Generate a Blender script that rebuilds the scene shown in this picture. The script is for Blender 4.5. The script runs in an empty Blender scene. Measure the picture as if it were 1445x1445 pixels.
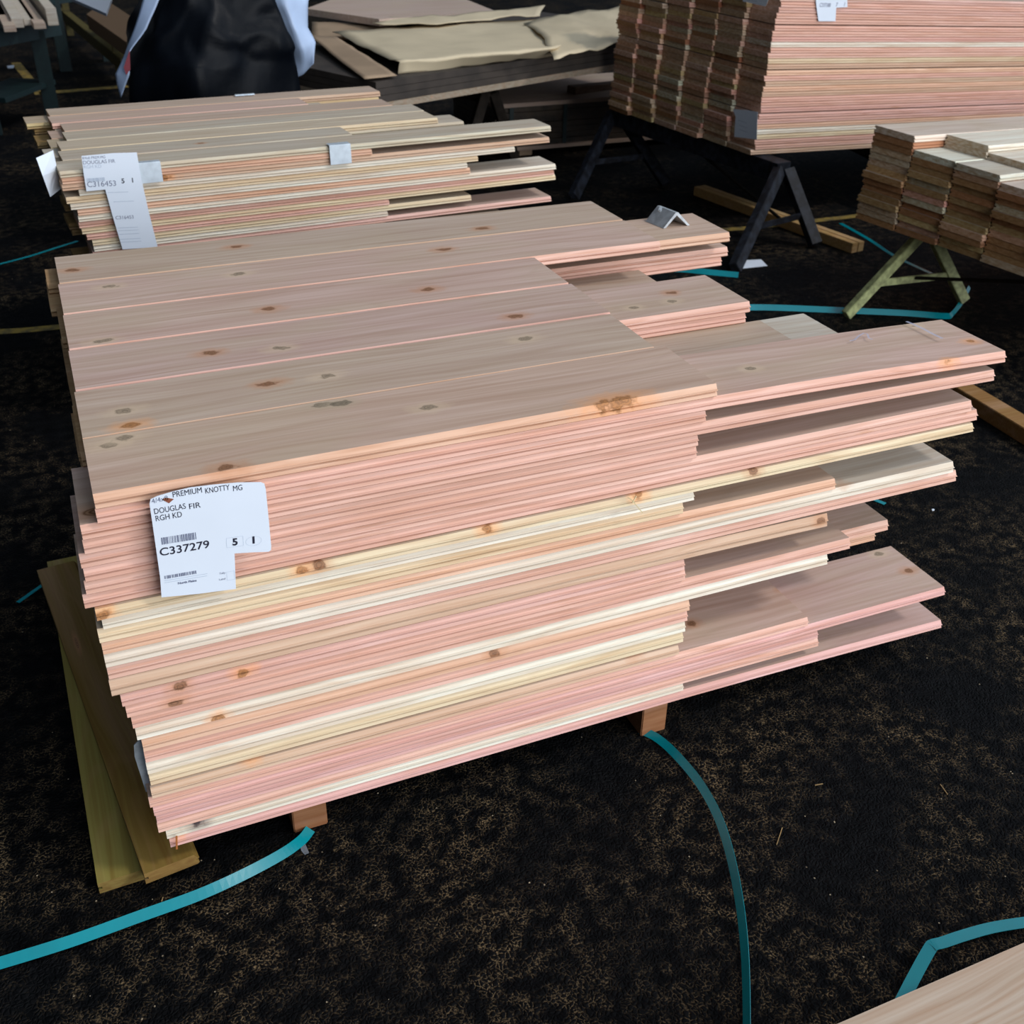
import bpy, bmesh, math, random
from mathutils import Vector, Matrix
random.seed(7)
S = bpy.context.scene
COL = S.collection

# ------------------------------------------------------------------ camera
F = 1514.39
CR = ((0.92012676, -0.39134145, 0.01478549),
      (-0.19285532, -0.48565671, -0.85261034),
      (0.34084244, 0.78165813, -0.52233801))
RX, RY, RZ = (Vector(r) for r in CR)      # right, down, forward
T = 0.02319
HB = 0.09
GZ = 29 * T + HB
CAM = Vector((0.0203, -1.3616, GZ + 0.7485))
cd = bpy.data.cameras.new('camera'); cam = bpy.data.objects.new('camera', cd); COL.objects.link(cam)
cd.sensor_fit = 'HORIZONTAL'; cd.sensor_width = 36.0; cd.lens = F / 1445 * 36
cd.clip_start = 0.02; cd.clip_end = 200
mw = Matrix((( RX.x, -RY.x, -RZ.x, CAM.x), (RX.y, -RY.y, -RZ.y, CAM.y), (RX.z, -RY.z, -RZ.z, CAM.z), (0, 0, 0, 1)))
cam.matrix_world = mw
cd.dof.use_dof = True; cd.dof.focus_distance = 1.75; cd.dof.aperture_fstop = 9.0
S.camera = cam

# ------------------------------------------------------------------ light
W = bpy.data.worlds.new('world'); S.world = W; W.use_nodes = True
_t = W.node_tree; bg = _t.nodes['Background']; bg.inputs[0].default_value = (0.66, 0.80, 1.0, 1)
# daylight enters the dim shed low from the open side (towards +x, -y); the roof and the inner side stay dark
_tc = _t.nodes.new('ShaderNodeTexCoord'); _dp = _t.nodes.new('ShaderNodeVectorMath'); _dp.operation = 'DOT_PRODUCT'
_dp.inputs[1].default_value = (0.74, -0.52, 0.42); _t.links.new(_tc.outputs['Generated'], _dp.inputs[0])
_mr = _t.nodes.new('ShaderNodeMapRange'); _mr.interpolation_type = 'SMOOTHSTEP'
for _i, _v in enumerate((0.0, 0.95, 0.045, 1.15)): _mr.inputs[_i + 1].default_value = _v
_t.links.new(_dp.outputs['Value'], _mr.inputs[0]); _t.links.new(_mr.outputs[0], bg.inputs[1])
def sun(direction, strength, color, angle):
    d = bpy.data.lights.new('sun', 'SUN'); d.energy = strength; d.color = color; d.angle = math.radians(angle)
    o = bpy.data.objects.new('daylight', d); COL.objects.link(o)
    o.rotation_euler = Vector(direction).to_track_quat('-Z', 'Y').to_euler(); o.location = (4, -4, 6)
sun((-0.58, 0.34, -0.70), 1.15, (1.0, 0.95, 0.90), 8)
def area(loc, target, sx, sy, power, color):
    d = bpy.data.lights.new('opening', 'AREA'); d.shape = 'RECTANGLE'; d.size = sx; d.size_y = sy; d.energy = power; d.color = color
    o = bpy.data.objects.new('shed_opening', d); COL.objects.link(o); o.location = loc
    o.rotation_euler = (Vector(target) - Vector(loc)).to_track_quat('-Z', 'Y').to_euler()
area((4.6, -7.2, 2.7), (1.0, 1.0, 0.4), 8, 4.5, 640, (0.97, 0.98, 1.0))
S.view_settings.view_transform = 'Standard'; S.view_settings.look = 'None'
S.view_settings.gamma = 1.0; S.view_settings.use_curve_mapping = False
S.view_settings.exposure = 0.0

# ------------------------------------------------------------------ helpers
def ray(u, v): return RX * ((u - 722.5) / F) + RY * ((v - 722.5) / F) + RZ
def on(u, v, ax, val):
    d = ray(u, v); s = (val - CAM[ax]) / d[ax]; return CAM + d * s
def onp(u, v, o, n):
    d = ray(u, v); s = (Vector(o) - CAM).dot(n) / d.dot(n); return CAM + d * s
def pr(P):
    c = Vector(P) - CAM; z = c.dot(RZ); return 722.5 + F * c.dot(RX) / z, 722.5 + F * c.dot(RY) / z
def x_at(u, y, z):
    lo, hi = -2.0, 6.0
    for _ in range(50):
        m = (lo + hi) / 2
        if pr((m, y, z))[0] < u: lo = m
        else: hi = m
    return lo
def link(name, me, mats=(), parent=None, mat4=None):
    o = bpy.data.objects.new(name, me); COL.objects.link(o)
    for m in mats: me.materials.append(m)
    if parent is not None: o.parent = parent
    if mat4 is not None: o.matrix_local = mat4
    return o
def tag(o, label, cat, group=None, kind=None):
    o['label'] = label; o['category'] = cat
    if group: o['group'] = group
    if kind: o['kind'] = kind
    return o
def empty(name, loc=(0, 0, 0), rz=0.0):
    o = bpy.data.objects.new(name, None); COL.objects.link(o); o.location = loc; o.rotation_euler = (0, 0, rz)
    o.empty_display_size = 0.05; return o
def mesh(verts, faces, smooth=False):
    me = bpy.data.meshes.new('m'); me.from_pydata([tuple(v) for v in verts], [], faces); me.update()
    bm = bmesh.new(); bm.from_mesh(me); bmesh.ops.recalc_face_normals(bm, faces=bm.faces); bm.to_mesh(me); bm.free()
    if smooth:
        for p in me.polygons: p.use_smooth = True
    return me
BOXF = [(0, 1, 2, 3), (4, 7, 6, 5), (0, 4, 5, 1), (1, 5, 6, 2), (2, 6, 7, 3), (3, 7, 4, 0)]
def beam_mesh(a, b, w, h, up=Vector((0, 0, 1)), bev=0.002):
    a, b = Vector(a), Vector(b); d = (b - a).normalized(); s = d.cross(up).normalized(); u = s.cross(d).normalized()
    vs = []
    for p in (a, b):
        for i, j in ((-1, -1), (1, -1), (1, 1), (-1, 1)): vs.append(p + s * (i * w / 2) + u * (j * h / 2))
    me = mesh(vs, BOXF)
    if bev:
        bm = bmesh.new(); bm.from_mesh(me)
        bmesh.ops.bevel(bm, geom=list(bm.edges), offset=bev, segments=2, affect='EDGES'); bm.to_mesh(me); bm.free()
    return me
def slab_mesh(poly, thick, n):                    # polygon of 3D points, thickened by n*thick
    k = len(poly); vs = [Vector(p) for p in poly] + [Vector(p) + n * thick for p in poly]
    fs = [tuple(range(k)), tuple(range(2 * k - 1, k - 1, -1))] + [(i, (i + 1) % k, k + (i + 1) % k, k + i) for i in range(k)]
    return mesh(vs, fs)

# ------------------------------------------------------------------ materials
def nt(name):
    m = bpy.data.materials.new(name); m.use_nodes = True; t = m.node_tree
    b = t.nodes['Principled BSDF']; return m, t, b
def N(t, typ, **kw):
    n = t.nodes.new(typ)
    for k, v in kw.items():
        if k.startswith('i_'):
            n.inputs[int(k[2:])].default_value = v
        else: setattr(n, k, v)
    return n
def L(t, a, b): t.links.new(a, b)
def ramp(t, fac, stops):
    r = N(t, 'ShaderNodeValToRGB'); L(t, fac, r.inputs[0]); e = r.color_ramp.elements
    while len(e) < len(stops): e.new(0.5)
    for el, (p, c) in zip(e, stops): el.position = p; el.color = (c if len(c) == 4 else (*c, 1))
    return r.outputs[0]
def mixc(t, fac, a, b, mode='MIX'):
    m = N(t, 'ShaderNodeMix', data_type='RGBA', blend_type=mode)
    if isinstance(fac, (int, float)): m.inputs[0].default_value = fac
    else: L(t, fac, m.inputs[0])
    for s, x in ((6, a), (7, b)):
        if isinstance(x, tuple): m.inputs[s].default_value = (*x, 1) if len(x) == 3 else x
        else: L(t, x, m.inputs[s])
    return m.outputs[2]
def math_(t, op, a, b=None, clamp=False):
    m = N(t, 'ShaderNodeMath', operation=op, use_clamp=clamp)
    for i, x in enumerate((a, b)):
        if x is None: continue
        if isinstance(x, (int, float)): m.inputs[i].default_value = x
        else: L(t, x, m.inputs[i])
    return m.outputs[0]
def mapr(t, v, a, b, c=0.0, d=1.0):
    m = N(t, 'ShaderNodeMapRange'); L(t, v, m.inputs[0])
    for i, x in enumerate((a, b, c, d)): m.inputs[i + 1].default_value = x
    return m.outputs[0]
def vscale(t, vec, s, off=None):
    m = N(t, 'ShaderNodeMapping'); L(t, vec, m.inputs[0]); m.inputs[3].default_value = s
    if off is not None: L(t, off, m.inputs[1])
    return m.outputs[0]

def wood(name, face=True, knots=(), end=False, auto_knots=True, stains=()):
    m, t, b = nt(name)
    tc = N(t, 'ShaderNodeTexCoord'); oi = N(t, 'ShaderNodeObjectInfo'); ob = tc.outputs['Object']
    cx = N(t, 'ShaderNodeCombineXYZ')
    rnd = math_(t, 'MULTIPLY', oi.outputs['Random'], 37.0)
    L(t, rnd, cx.inputs[0]); L(t, rnd, cx.inputs[1]); L(t, rnd, cx.inputs[2]); off = cx.outputs[0]
    base = oi.outputs['Color']
    # warp of the grain
    nw = N(t, 'ShaderNodeTexNoise'); nw.inputs['Scale'].default_value = 1.0; nw.inputs['Detail'].default_value = 1
    L(t, vscale(t, ob, (2.2, 9, 9), off), nw.inputs['Vector'])
    g = N(t, 'ShaderNodeTexNoise'); g.inputs['Scale'].default_value = 1.0; g.inputs['Detail'].default_value = 3
    addw = N(t, 'ShaderNodeVectorMath', operation='MULTIPLY_ADD'); L(t, nw.outputs['Color'], addw.inputs[0])
    addw.inputs[1].default_value = (0.0, 0.05, 0.03); L(t, ob, addw.inputs[2])
    if end:
        L(t, vscale(t, addw.outputs[0], (10, 55, 160), off), g.inputs['Vector'])
    else:
        L(t, vscale(t, addw.outputs[0], (1.6, 130, 110), off), g.inputs['Vector'])
    grain = mapr(t, g.outputs[0], 0.3, 0.72)
    dark = mixc(t, 1.0, base, (0.80, 0.66, 0.56) if not end else (0.5, 0.36, 0.24), 'MULTIPLY')
    lite = mixc(t, 1.0, base, (1.06, 1.05, 1.04), 'MULTIPLY')
    c = mixc(t, grain, lite, dark) if not end else mixc(t, grain, base, dark)
    if not end:
        n3 = N(t, 'ShaderNodeTexNoise'); n3.inputs['Scale'].default_value = 1.0; n3.inputs['Detail'].default_value = 1.5
        L(t, vscale(t, ob, (1.3, 5, 5), off), n3.inputs['Vector'])
        ph = math_(t, 'MULTIPLY', n3.outputs[0], 95.0)
        sx_ = N(t, 'ShaderNodeSeparateXYZ'); L(t, ob, sx_.inputs[0])
        ln3 = math_(t, 'SINE', math_(t, 'ADD', ph, math_(t, 'MULTIPLY', sx_.outputs[1], 260.0)))
        n4 = N(t, 'ShaderNodeTexNoise'); n4.inputs['Scale'].default_value = 1.0; L(t, vscale(t, ob, (3, 9, 9), off), n4.inputs['Vector'])
        amt = math_(t, 'MULTIPLY', mapr(t, ln3, 0.55, 1.0), mapr(t, n4.outputs[0], 0.35, 0.65, 0.05, 0.34 if face else 0.10))
        c = mixc(t, amt, c, (0.50, 0.27, 0.15))
    # broad streaks, heartwood against sapwood
    s = N(t, 'ShaderNodeTexNoise'); s.inputs['Scale'].default_value = 1.0; s.inputs['Detail'].default_value = 2
    L(t, vscale(t, addw.outputs[0], (0.9, 14, 30), off), s.inputs['Vector'])
    c = mixc(t, mapr(t, s.outputs[0], 0.5, 0.75, 0, 0.28), c, (0.66, 0.42, 0.30), 'MIX') if not end else c
    if face:
        c = mixc(t, 0.52, c, (0.375, 0.345, 0.315))        # rough-sawn face: duller than the milled edge
        f2 = N(t, 'ShaderNodeTexNoise'); f2.inputs['Scale'].default_value = 1; f2.inputs['Detail'].default_value = 4
        L(t, vscale(t, ob, (3, 7, 7), off), f2.inputs['Vector'])
        c = mixc(t, mapr(t, f2.outputs[0], 0.45, 0.72, 0, 0.42), c, (0.50, 0.42, 0.29))
        g5 = N(t, 'ShaderNodeTexNoise'); g5.inputs['Scale'].default_value = 1; g5.inputs['Detail'].default_value = 3
        L(t, vscale(t, addw.outputs[0], (2.4, 70, 70), off), g5.inputs['Vector'])
        c = mixc(t, mapr(t, g5.outputs[0], 0.36, 0.7, 0, 0.55), mixc(t, 1.0, c, (1.10, 1.09, 1.08), 'MULTIPLY'), mixc(t, 1.0, c, (0.80, 0.70, 0.60), 'MULTIPLY'))
    # knots
    if auto_knots and not end:
        v = N(t, 'ShaderNodeTexVoronoi'); v.inputs['Scale'].default_value = 1.0
        L(t, vscale(t, addw.outputs[0], (2.7, 5.0, 9.0) if face else (2.2, 14, 14), off), v.inputs['Vector'])
        sep = N(t, 'ShaderNodeSeparateColor'); L(t, v.outputs['Color'], sep.inputs[0])
        keep = math_(t, 'GREATER_THAN', sep.outputs[0], 0.62 if face else 0.86)
        rr = math_(t, 'MULTIPLY', math_(t, 'ADD', sep.outputs[1], 0.5), 0.055 if face else 0.05)
        q = math_(t, 'DIVIDE', v.outputs['Distance'], rr)
        core = math_(t, 'MULTIPLY', mapr(t, q, 1.0, 0.75), keep)
        halo = math_(t, 'MULTIPLY', mapr(t, q, 2.4, 0.8, 0, 0.6), keep)
        ring = math_(t, 'SINE', math_(t, 'MULTIPLY', q, 22.0))
        kc = mixc(t, mapr(t, ring, -1, 1), (0.17, 0.075, 0.03), (0.40, 0.22, 0.12))
        c = mixc(t, halo, c, (0.50, 0.24, 0.12)); c = mixc(t, core, c, kc)
    for (kx, ky, kz, rx, ry, rz, col) in list(knots):
        sub = N(t, 'ShaderNodeVectorMath', operation='SUBTRACT'); L(t, ob, sub.inputs[0]); sub.inputs[1].default_value = (kx, ky, kz)
        mu = N(t, 'ShaderNodeVectorMath', operation='MULTIPLY'); L(t, sub.outputs[0], mu.inputs[0]); mu.inputs[1].default_value = (1 / rx, 1 / ry, 1 / rz)
        ln = N(t, 'ShaderNodeVectorMath', operation='LENGTH'); L(t, mu.outputs[0], ln.inputs[0])
        no = N(t, 'ShaderNodeTexNoise'); no.inputs['Scale'].default_value = 60; L(t, ob, no.inputs['Vector'])
        no.inputs['Detail'].default_value = 4; q = math_(t, 'ADD', ln.outputs['Value'], math_(t, 'MULTIPLY', math_(t, 'SUBTRACT', no.outputs[0], 0.5), 2.2))
        ring = mapr(t, math_(t, 'SINE', math_(t, 'MULTIPLY', q, 14.0)), -1, 1)
        kc = mixc(t, ring, tuple(x * 0.55 for x in col), col)
        c = mixc(t, mapr(t, q, 2.8, 0.7, 0, 0.6), c, tuple(min(1, x * 2.0) for x in col))
        c = mixc(t, mapr(t, q, 1.15, 0.7, 0, 0.85), c, kc)
    if end:
        c = mixc(t, 0.38, c, (0.30, 0.165, 0.055))
    L(t, c, b.inputs['Base Color']); b.inputs['Roughness'].default_value = 0.72 if face or end else 0.6
    b.inputs['Specular IOR Level'].default_value = 0.25
    bu = N(t, 'ShaderNodeBump'); bu.inputs['Strength'].default_value = 0.25; bu.inputs['Distance'].default_value = 0.001
    L(t, g.outputs[0], bu.inputs['Height']); L(t, bu.outputs[0], b.inputs['Normal'])
    return m
M_FACE = wood('rough_fir_face'); M_EDGE = wood('milled_fir_edge', face=False); M_END = wood('fir_end_grain', face=False, end=True)
def simple(name, col, rough=0.6, metal=0.0, noise=0.0, nscale=30, bump=0.0, spec=0.5, col2=None, trans=0.0):
    m, t, b = nt(name)
    b.inputs['Roughness'].default_value = rough; b.inputs['Metallic'].default_value = metal; b.inputs['Specular IOR Level'].default_value = spec
    tc = N(t, 'ShaderNodeTexCoord'); n = N(t, 'ShaderNodeTexNoise'); n.inputs['Scale'].default_value = nscale; n.inputs['Detail'].default_value = 4
    L(t, tc.outputs['Object'], n.inputs['Vector'])
    c2 = col2 or tuple(x * (1 - noise) for x in col)
    c = mixc(t, mapr(t, n.outputs[0], 0.4, 0.65), col, c2); L(t, c, b.inputs['Base Color'])
    if bump:
        bu = N(t, 'ShaderNodeBump'); bu.inputs['Strength'].default_value = bump; bu.inputs['Distance'].default_value = 0.004
        L(t, n.outputs[0], bu.inputs['Height']); L(t, bu.outputs[0], b.inputs['Normal'])
    if trans: b.inputs['Alpha'].default_value = trans
    return m
M_PAPER = simple('white_label_paper', (0.74, 0.80, 0.88), 0.5, noise=0.03, nscale=8)
M_INK = simple('black_print', (0.012, 0.012, 0.03), 0.5)
M_INK2 = simple('grey_print', (0.16, 0.18, 0.26), 0.6)
M_PALE = simple('pale_print', (0.45, 0.52, 0.62), 0.6)
M_METAL = simple('galvanised_steel', (0.58, 0.63, 0.66), 0.38, metal=0.3, noise=0.25, nscale=60)
M_ALU = simple('white_metal', (0.66, 0.74, 0.80), 0.32, metal=0.25, noise=0.15, nscale=40)
M_STRAP = simple('teal_plastic_strap', (0.0, 0.25, 0.29), 0.22, noise=0.12, nscale=9, spec=0.7)
M_BLACKM = simple('worn_black_paint', (0.012, 0.012, 0.014), 0.45, noise=0.0, nscale=28, col2=(0.03, 0.03, 0.036))
M_WORN = simple('scuffed_black_paint', (0.008, 0.008, 0.010), 0.55, spec=0.2, nscale=30, col2=(0.022, 0.026, 0.036))
M_GREENP = simple('chipped_green_paint', (0.46, 0.49, 0.22), 0.6, nscale=42, col2=(0.24, 0.25, 0.11))
M_RUST = simple('dark_steel', (0.016, 0.012, 0.009), 0.8, spec=0.1, noise=0.4)
M_KRAFT = simple('kraft_paper', (0.64, 0.53, 0.35), 0.75, noise=0.10, nscale=5, bump=0.2)
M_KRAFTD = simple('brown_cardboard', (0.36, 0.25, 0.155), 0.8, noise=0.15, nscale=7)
M_PLASTIC = simple('black_plastic_film', (0.002, 0.003, 0.005), 0.42, noise=0.0, nscale=9, bump=0.8, spec=0.10)
M_WRAP = simple('white_lumber_wrap', (0.42, 0.53, 0.72), 0.45, noise=0.1, nscale=8, bump=0.3)
M_RED = simple('red_print', (0.16, 0.01, 0.02), 0.5)
M_YELLOW = simple('faded_yellow_paint', (0.30, 0.20, 0.03), 0.8, nscale=25, col2=(0.10, 0.075, 0.03))
M_YSTEEL = simple('yellow_painted_steel', (0.10, 0.075, 0.01), 0.6, noise=0.4)
M_GSTEEL = simple('dark_green_steel', (0.004, 0.018, 0.018), 0.5, noise=0.3)
M_CHALK = simple('blue_white_chalk', (0.50, 0.52, 0.66), 0.9, noise=0.1, nscale=200, trans=0.55)
M_DKP = simple('shade_darkened_panel', (0.045, 0.034, 0.026), 0.8, noise=0.4, nscale=12)  # shade deep in the shed is put into this dark base colour
M_BLUE = simple('blue_plastic', (0.03, 0.12, 0.40), 0.5, noise=0.1)

def ground_mat():
    m, t, b = nt('stained_asphalt'); tc = N(t, 'ShaderNodeTexCoord'); ob = tc.outputs['Object']
    v = N(t, 'ShaderNodeTexVoronoi', feature='DISTANCE_TO_EDGE'); v.inputs['Scale'].default_value = 125
    nz = N(t, 'ShaderNodeTexNoise'); nz.inputs['Scale'].default_value = 40; nz.inputs['Detail'].default_value = 3; L(t, ob, nz.inputs['Vector'])
    wv = N(t, 'ShaderNodeVectorMath', operation='MULTIPLY_ADD'); L(t, nz.outputs['Color'], wv.inputs[0]); wv.inputs[1].default_value = (0.02, 0.02, 0); L(t, ob, wv.inputs[2])
    L(t, wv.outputs[0], v.inputs['Vector'])
    crack = mapr(t, v.outputs[0], 0.16, 0.02)
    big = N(t, 'ShaderNodeTexNoise'); big.inputs['Scale'].default_value = 3.0; big.inputs['Detail'].default_value = 5; big.inputs['Roughness'].default_value = 0.65; L(t, ob, big.inputs['Vector'])
    fine = N(t, 'ShaderNodeTexNoise'); fine.inputs['Scale'].default_value = 260; fine.inputs['Detail'].default_value = 2; L(t, ob, fine.inputs['Vector'])
    med = N(t, 'ShaderNodeTexNoise'); med.inputs['Scale'].default_value = 30; med.inputs['Detail'].default_value = 5; L(t, ob, med.inputs['Vector'])
    dust = math_(t, 'MULTIPLY', math_(t, 'MULTIPLY', crack, mapr(t, big.outputs[0], 0.42, 0.62)), mapr(t, med.outputs[0], 0.43, 0.60))
    dust = math_(t, 'MULTIPLY', dust, mapr(t, fine.outputs[0], 0.42, 0.62, 0.0, 1.0), clamp=True)
    base = mixc(t, mapr(t, med.outputs[0], 0.35, 0.7), (0.0012, 0.0014, 0.0018), (0.0045, 0.0047, 0.0052))
    far = N(t, 'ShaderNodeSeparateXYZ'); L(t, ob, far.inputs[0])
    c = mixc(t, math_(t, 'MULTIPLY', dust, 1.0, True), base, (0.21, 0.145, 0.075))
    sp = N(t, 'ShaderNodeTexVoronoi'); sp.inputs['Scale'].default_value = 45; L(t, ob, sp.inputs['Vector'])
    se = N(t, 'ShaderNodeSeparateColor'); L(t, sp.outputs['Color'], se.inputs[0])
    spk = math_(t, 'MULTIPLY', math_(t, 'LESS_THAN', sp.outputs['Distance'], 0.07), math_(t, 'GREATER_THAN', se.outputs[0], 0.82))
    c = mixc(t, spk, c, (0.30, 0.24, 0.16))
    L(t, c, b.inputs['Base Color']); b.inputs['Roughness'].default_value = 0.75; b.inputs['Specular IOR Level'].default_value = 0.07
    h = math_(t, 'ADD', math_(t, 'MULTIPLY', mapr(t, v.outputs[0], 0, 0.3), 1.0), math_(t, 'MULTIPLY', med.outputs[0], 1.2))
    bu = N(t, 'ShaderNodeBump'); bu.inputs['Strength'].default_value = 0.6; bu.inputs['Distance'].default_value = 0.004
    L(t, h, bu.inputs['Height']); L(t, bu.outputs[0], b.inputs['Normal'])
    return m
fl = link('floor', mesh([(-14, -6, 0), (18, -6, 0), (18, 26, 0), (-14, 26, 0)], [(0, 1, 2, 3)]), [ground_mat()]); fl['kind'] = 'structure'

# ------------------------------------------------------------------ boards
PROF = [(0.0080, 1.0), (0.0034, 0.64), (0.0002, 0.59), (0.0, 0.55), (0.0060, 0.50), (0.0062, 0.45), (0.0024, 0.36), (0.0006, 0.13), (0.0042, 0.0)]
def board_mesh(x0, x1, w, t, droop=0.0, xs=None, seg=None, lift=0.0):
    back = [(w, 0.0), (w, 0.36), (w - 0.006, 0.40), (w - 0.006, 0.60), (w, 0.64), (w, 1.0)]
    prof = PROF + back
    seg = seg or 1
    if droop and seg == 1: seg = 10
    xs_ = [x0 + (x1 - x0) * i / seg for i in range(seg + 1)]
    vs = []; k = len(prof)
    for x in xs_:
        dz = 0.0
        if droop and x > xs: q = (x - xs) / (x1 - xs); dz = -droop * q ** 1.6
        for (y, z) in prof: vs.append((x - x0, y, z * t + dz))
    fs = []; mi = []
    for i in range(seg):
        for j in range(k):
            a = i * k + j; b_ = i * k + (j + 1) % k
            fs.append((a, b_, b_ + k, a + k)); mi.append(0 if j in (len(PROF) - 1, k - 1) else 1)
    fs.append(tuple(range(k))); mi.append(2); fs.append(tuple(seg * k + j for j in range(k))[::-1]); mi.append(2)
    me = bpy.data.meshes.new('board'); me.from_pydata(vs, [], fs); me.update()
    bm = bmesh.new(); bm.from_mesh(me); bmesh.ops.recalc_face_normals(bm, faces=bm.faces); bm.to_mesh(me); bm.free()
    for p, q in zip(me.polygons, mi): p.material_index = q
    return me
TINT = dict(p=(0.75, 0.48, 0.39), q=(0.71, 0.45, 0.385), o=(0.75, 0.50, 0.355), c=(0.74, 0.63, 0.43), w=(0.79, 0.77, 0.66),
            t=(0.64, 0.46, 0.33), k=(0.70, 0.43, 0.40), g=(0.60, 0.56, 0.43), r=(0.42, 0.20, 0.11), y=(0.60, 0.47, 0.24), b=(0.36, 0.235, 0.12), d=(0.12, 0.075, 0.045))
CN = dict(p='pink', q='rosy', o='orange-tinted', c='cream', w='near-white', t='tan', k='deep pink', g='greyish', r='reddish-brown', y='yellowish', b='brown', d='dark brown')
def board(fr, x0, x1, y0, z0, w, t, c, label, group, droop=0.0, xs=None, knots=(), name='lumber_board', jit=0.04):
    me = board_mesh(x0, x1, w, t, droop, xs)
    mats = [M_FACE, M_EDGE, M_END]
    if knots:
        mats = [wood('knotty_face', knots=knots), wood('knotty_edge', face=False, knots=knots), M_END]
    o = link(name, me, mats)
    o.matrix_world = fr @ Matrix.Translation((x0, y0, z0))
    col = TINT[c]; f = 1 + random.uniform(-jit, jit); g = 1 + random.uniform(-jit, jit) * 0.7
    o.color = (col[0] * f, col[1] * f * g, col[2] * f * g, 1)
    tag(o, label, 'board', group)
    return o
ORD = ['zeroth', 'top', 'second', 'third', 'fourth', 'fifth', 'sixth', 'seventh', 'eighth', 'ninth', 'tenth', 'eleventh', 'twelfth', 'thirteenth',
       'fourteenth', 'fifteenth', 'sixteenth', 'seventeenth', 'eighteenth', 'nineteenth', 'twentieth', 'twenty-first', 'twenty-second', 'twenty-third',
       'twenty-fourth', 'twenty-fifth', 'twenty-sixth', 'twenty-seventh', 'twenty-eighth', 'twenty-ninth', 'thirtieth', 'thirty-first', 'thirty-second', 'thirty-third', 'thirty-fourth', 'thirty-fifth', 'thirty-sixth']
ROWN = {1: 'front row', 2: 'second row back', 3: 'third row back', 4: 'fourth row back', 5: 'fifth row back', 6: 'rear row'}

# ---- the near stack ------------------------------------------------------
ID = Matrix.Identity(4)
WB = 0.18
bounds = [0.0] + [7.85 * i / 8 for i in range(1, 9)] + [8.62, 9.42, 10.45, 11.41, 12.45, 13.5, 14.75] + [14.75 + (23.18 - 14.75) * i / 8 for i in range(1, 9)] + [23.18 + (29.0 - 23.18) * i / 7 for i in range(1, 8)]
ZB = [GZ - b * T for b in bounds]                # ZB[n] = underside of the n-th board counted from the top
lefts = [(135, 724), (138, 744), (117, 768), (120, 788), (115, 809), (121, 822), (122, 844), (120, 864), (137, 884), (146, 892), (141, 913), (146, 928), (150, 948), (154, 965), (158, 986), (173, 1006), (180, 1022), (188, 1037), (194, 1054), (203, 1068), (206, 1080), (209, 1098), (213, 1108), (215, 1128), (212, 1140), (218, 1153), (222, 1164), (224, 1172), (236, 1180), (241, 1192)]
rights = [(1011, 546), (1418.5, 495), (995, 0), (1402.6, 521.3), (984, 0), (982, 0), (1370.8, 563.6), (1378.4, 576.7), (1372.9, 594.7), (978, 0), (963, 0), (1178, 675), (1345.8, 647.8), (1350.6, 656.5), (1165.5, 733), (965, 0), (966, 0), (1200, 753), (1167.5, 778.6), (972, 0), (969, 0), (966, 0), (963, 0), (957, 0), (1141.7, 859), (1337, 811), (1153, 888), (1153, 903), (963, 0), (1327.6, 874.6)]
cols = 'oppppppptocowppqppwopwctpkkwwk'
cols = list('opppppppcocowppqppwopwctpkkwwk'); cols[14] = 't'; cols[9] = 'w'; cols[10] = 'c'; cols[23] = 't'; cols[27] = 'p'; cols[28] = 'w'
yoff = [0.004, 0.004, 0.006, 0.005, 0.007, 0.006, 0.008, 0.008, -0.002, 0.0, 0.001, 0.002, 0.001, 0.003, -0.001, -0.001, 0.0, 0.001, 0.0, -0.002, -0.001, -0.002, -0.002, -0.011, -0.010, -0.011, -0.010, -0.012, -0.012, -0.014]
GN = 'fir boards of the near stack'
KB = (0.27, 0.125, 0.06); KO = (0.42, 0.18, 0.06); KG = (0.33, 0.25, 0.17); KS = (0.24, 0.19, 0.13)
def knots_from(px, ax, val, org, size):
    out = []
    for (u, v, col) in px:
        P = on(u, v, ax, val) - Vector(org); out.append((P.x, P.y, P.z, *size, col))
    return out
topk = {  # knots seen on the upper faces of the top layer, by row (6 = rear)
    6: [(333, 348, KB), (103, 381, KB), (681, 322, KB)],
    5: [(338, 386, KG), (625, 352, KB), (155, 404, KG)],
    4: [(380, 436, KB), (145, 481, KG), (603, 408, KB)],
    3: [(297, 498, KB), (395, 491, KG), (727, 446, KB)],
    2: [(462, 530, KG), (176, 580, KG), (185, 600, KO), (380, 541, KB), (740, 478, KG)],
    1: [(152, 629, KG), (321, 659, KB), (868, 566, KO), (604, 575, KG), (455, 571, KS), (481, 569, KS), (176, 618, KG)]}
frontk = {9: [(690, 748, KO), (430, 806, KO), (905, 700, KO), (1065, 666, KB), (450, 799, KB), (145, 870, KO)], 16: [(253, 970, KB), (345, 950, KO)],
          17: [(248, 993, KB)], 19: [(310, 1015, KO)], 20: [(699, 924, KB)], 24: [(355, 1073, KO), (900, 926, KB)], 29: [(280, 1163, (0.03, 0.01, 0.02))], 30: [(252, 1178, KO)],
          16.5: [], 7: [(1220, 617, KB)], 3: [(438, 676, KB)], 13: [(1196, 682, KB)], 15: [(1160, 736, KB)], 2: [(1345, 500, KO), (1060, 518, KG), (1290, 450, KG), (1372, 470, KO)], 26: [(1282, 805, KB), (1240, 781, KG)], 25: [(975, 880, KB), (1108, 830, KB)]}
main_boards = {}
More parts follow.
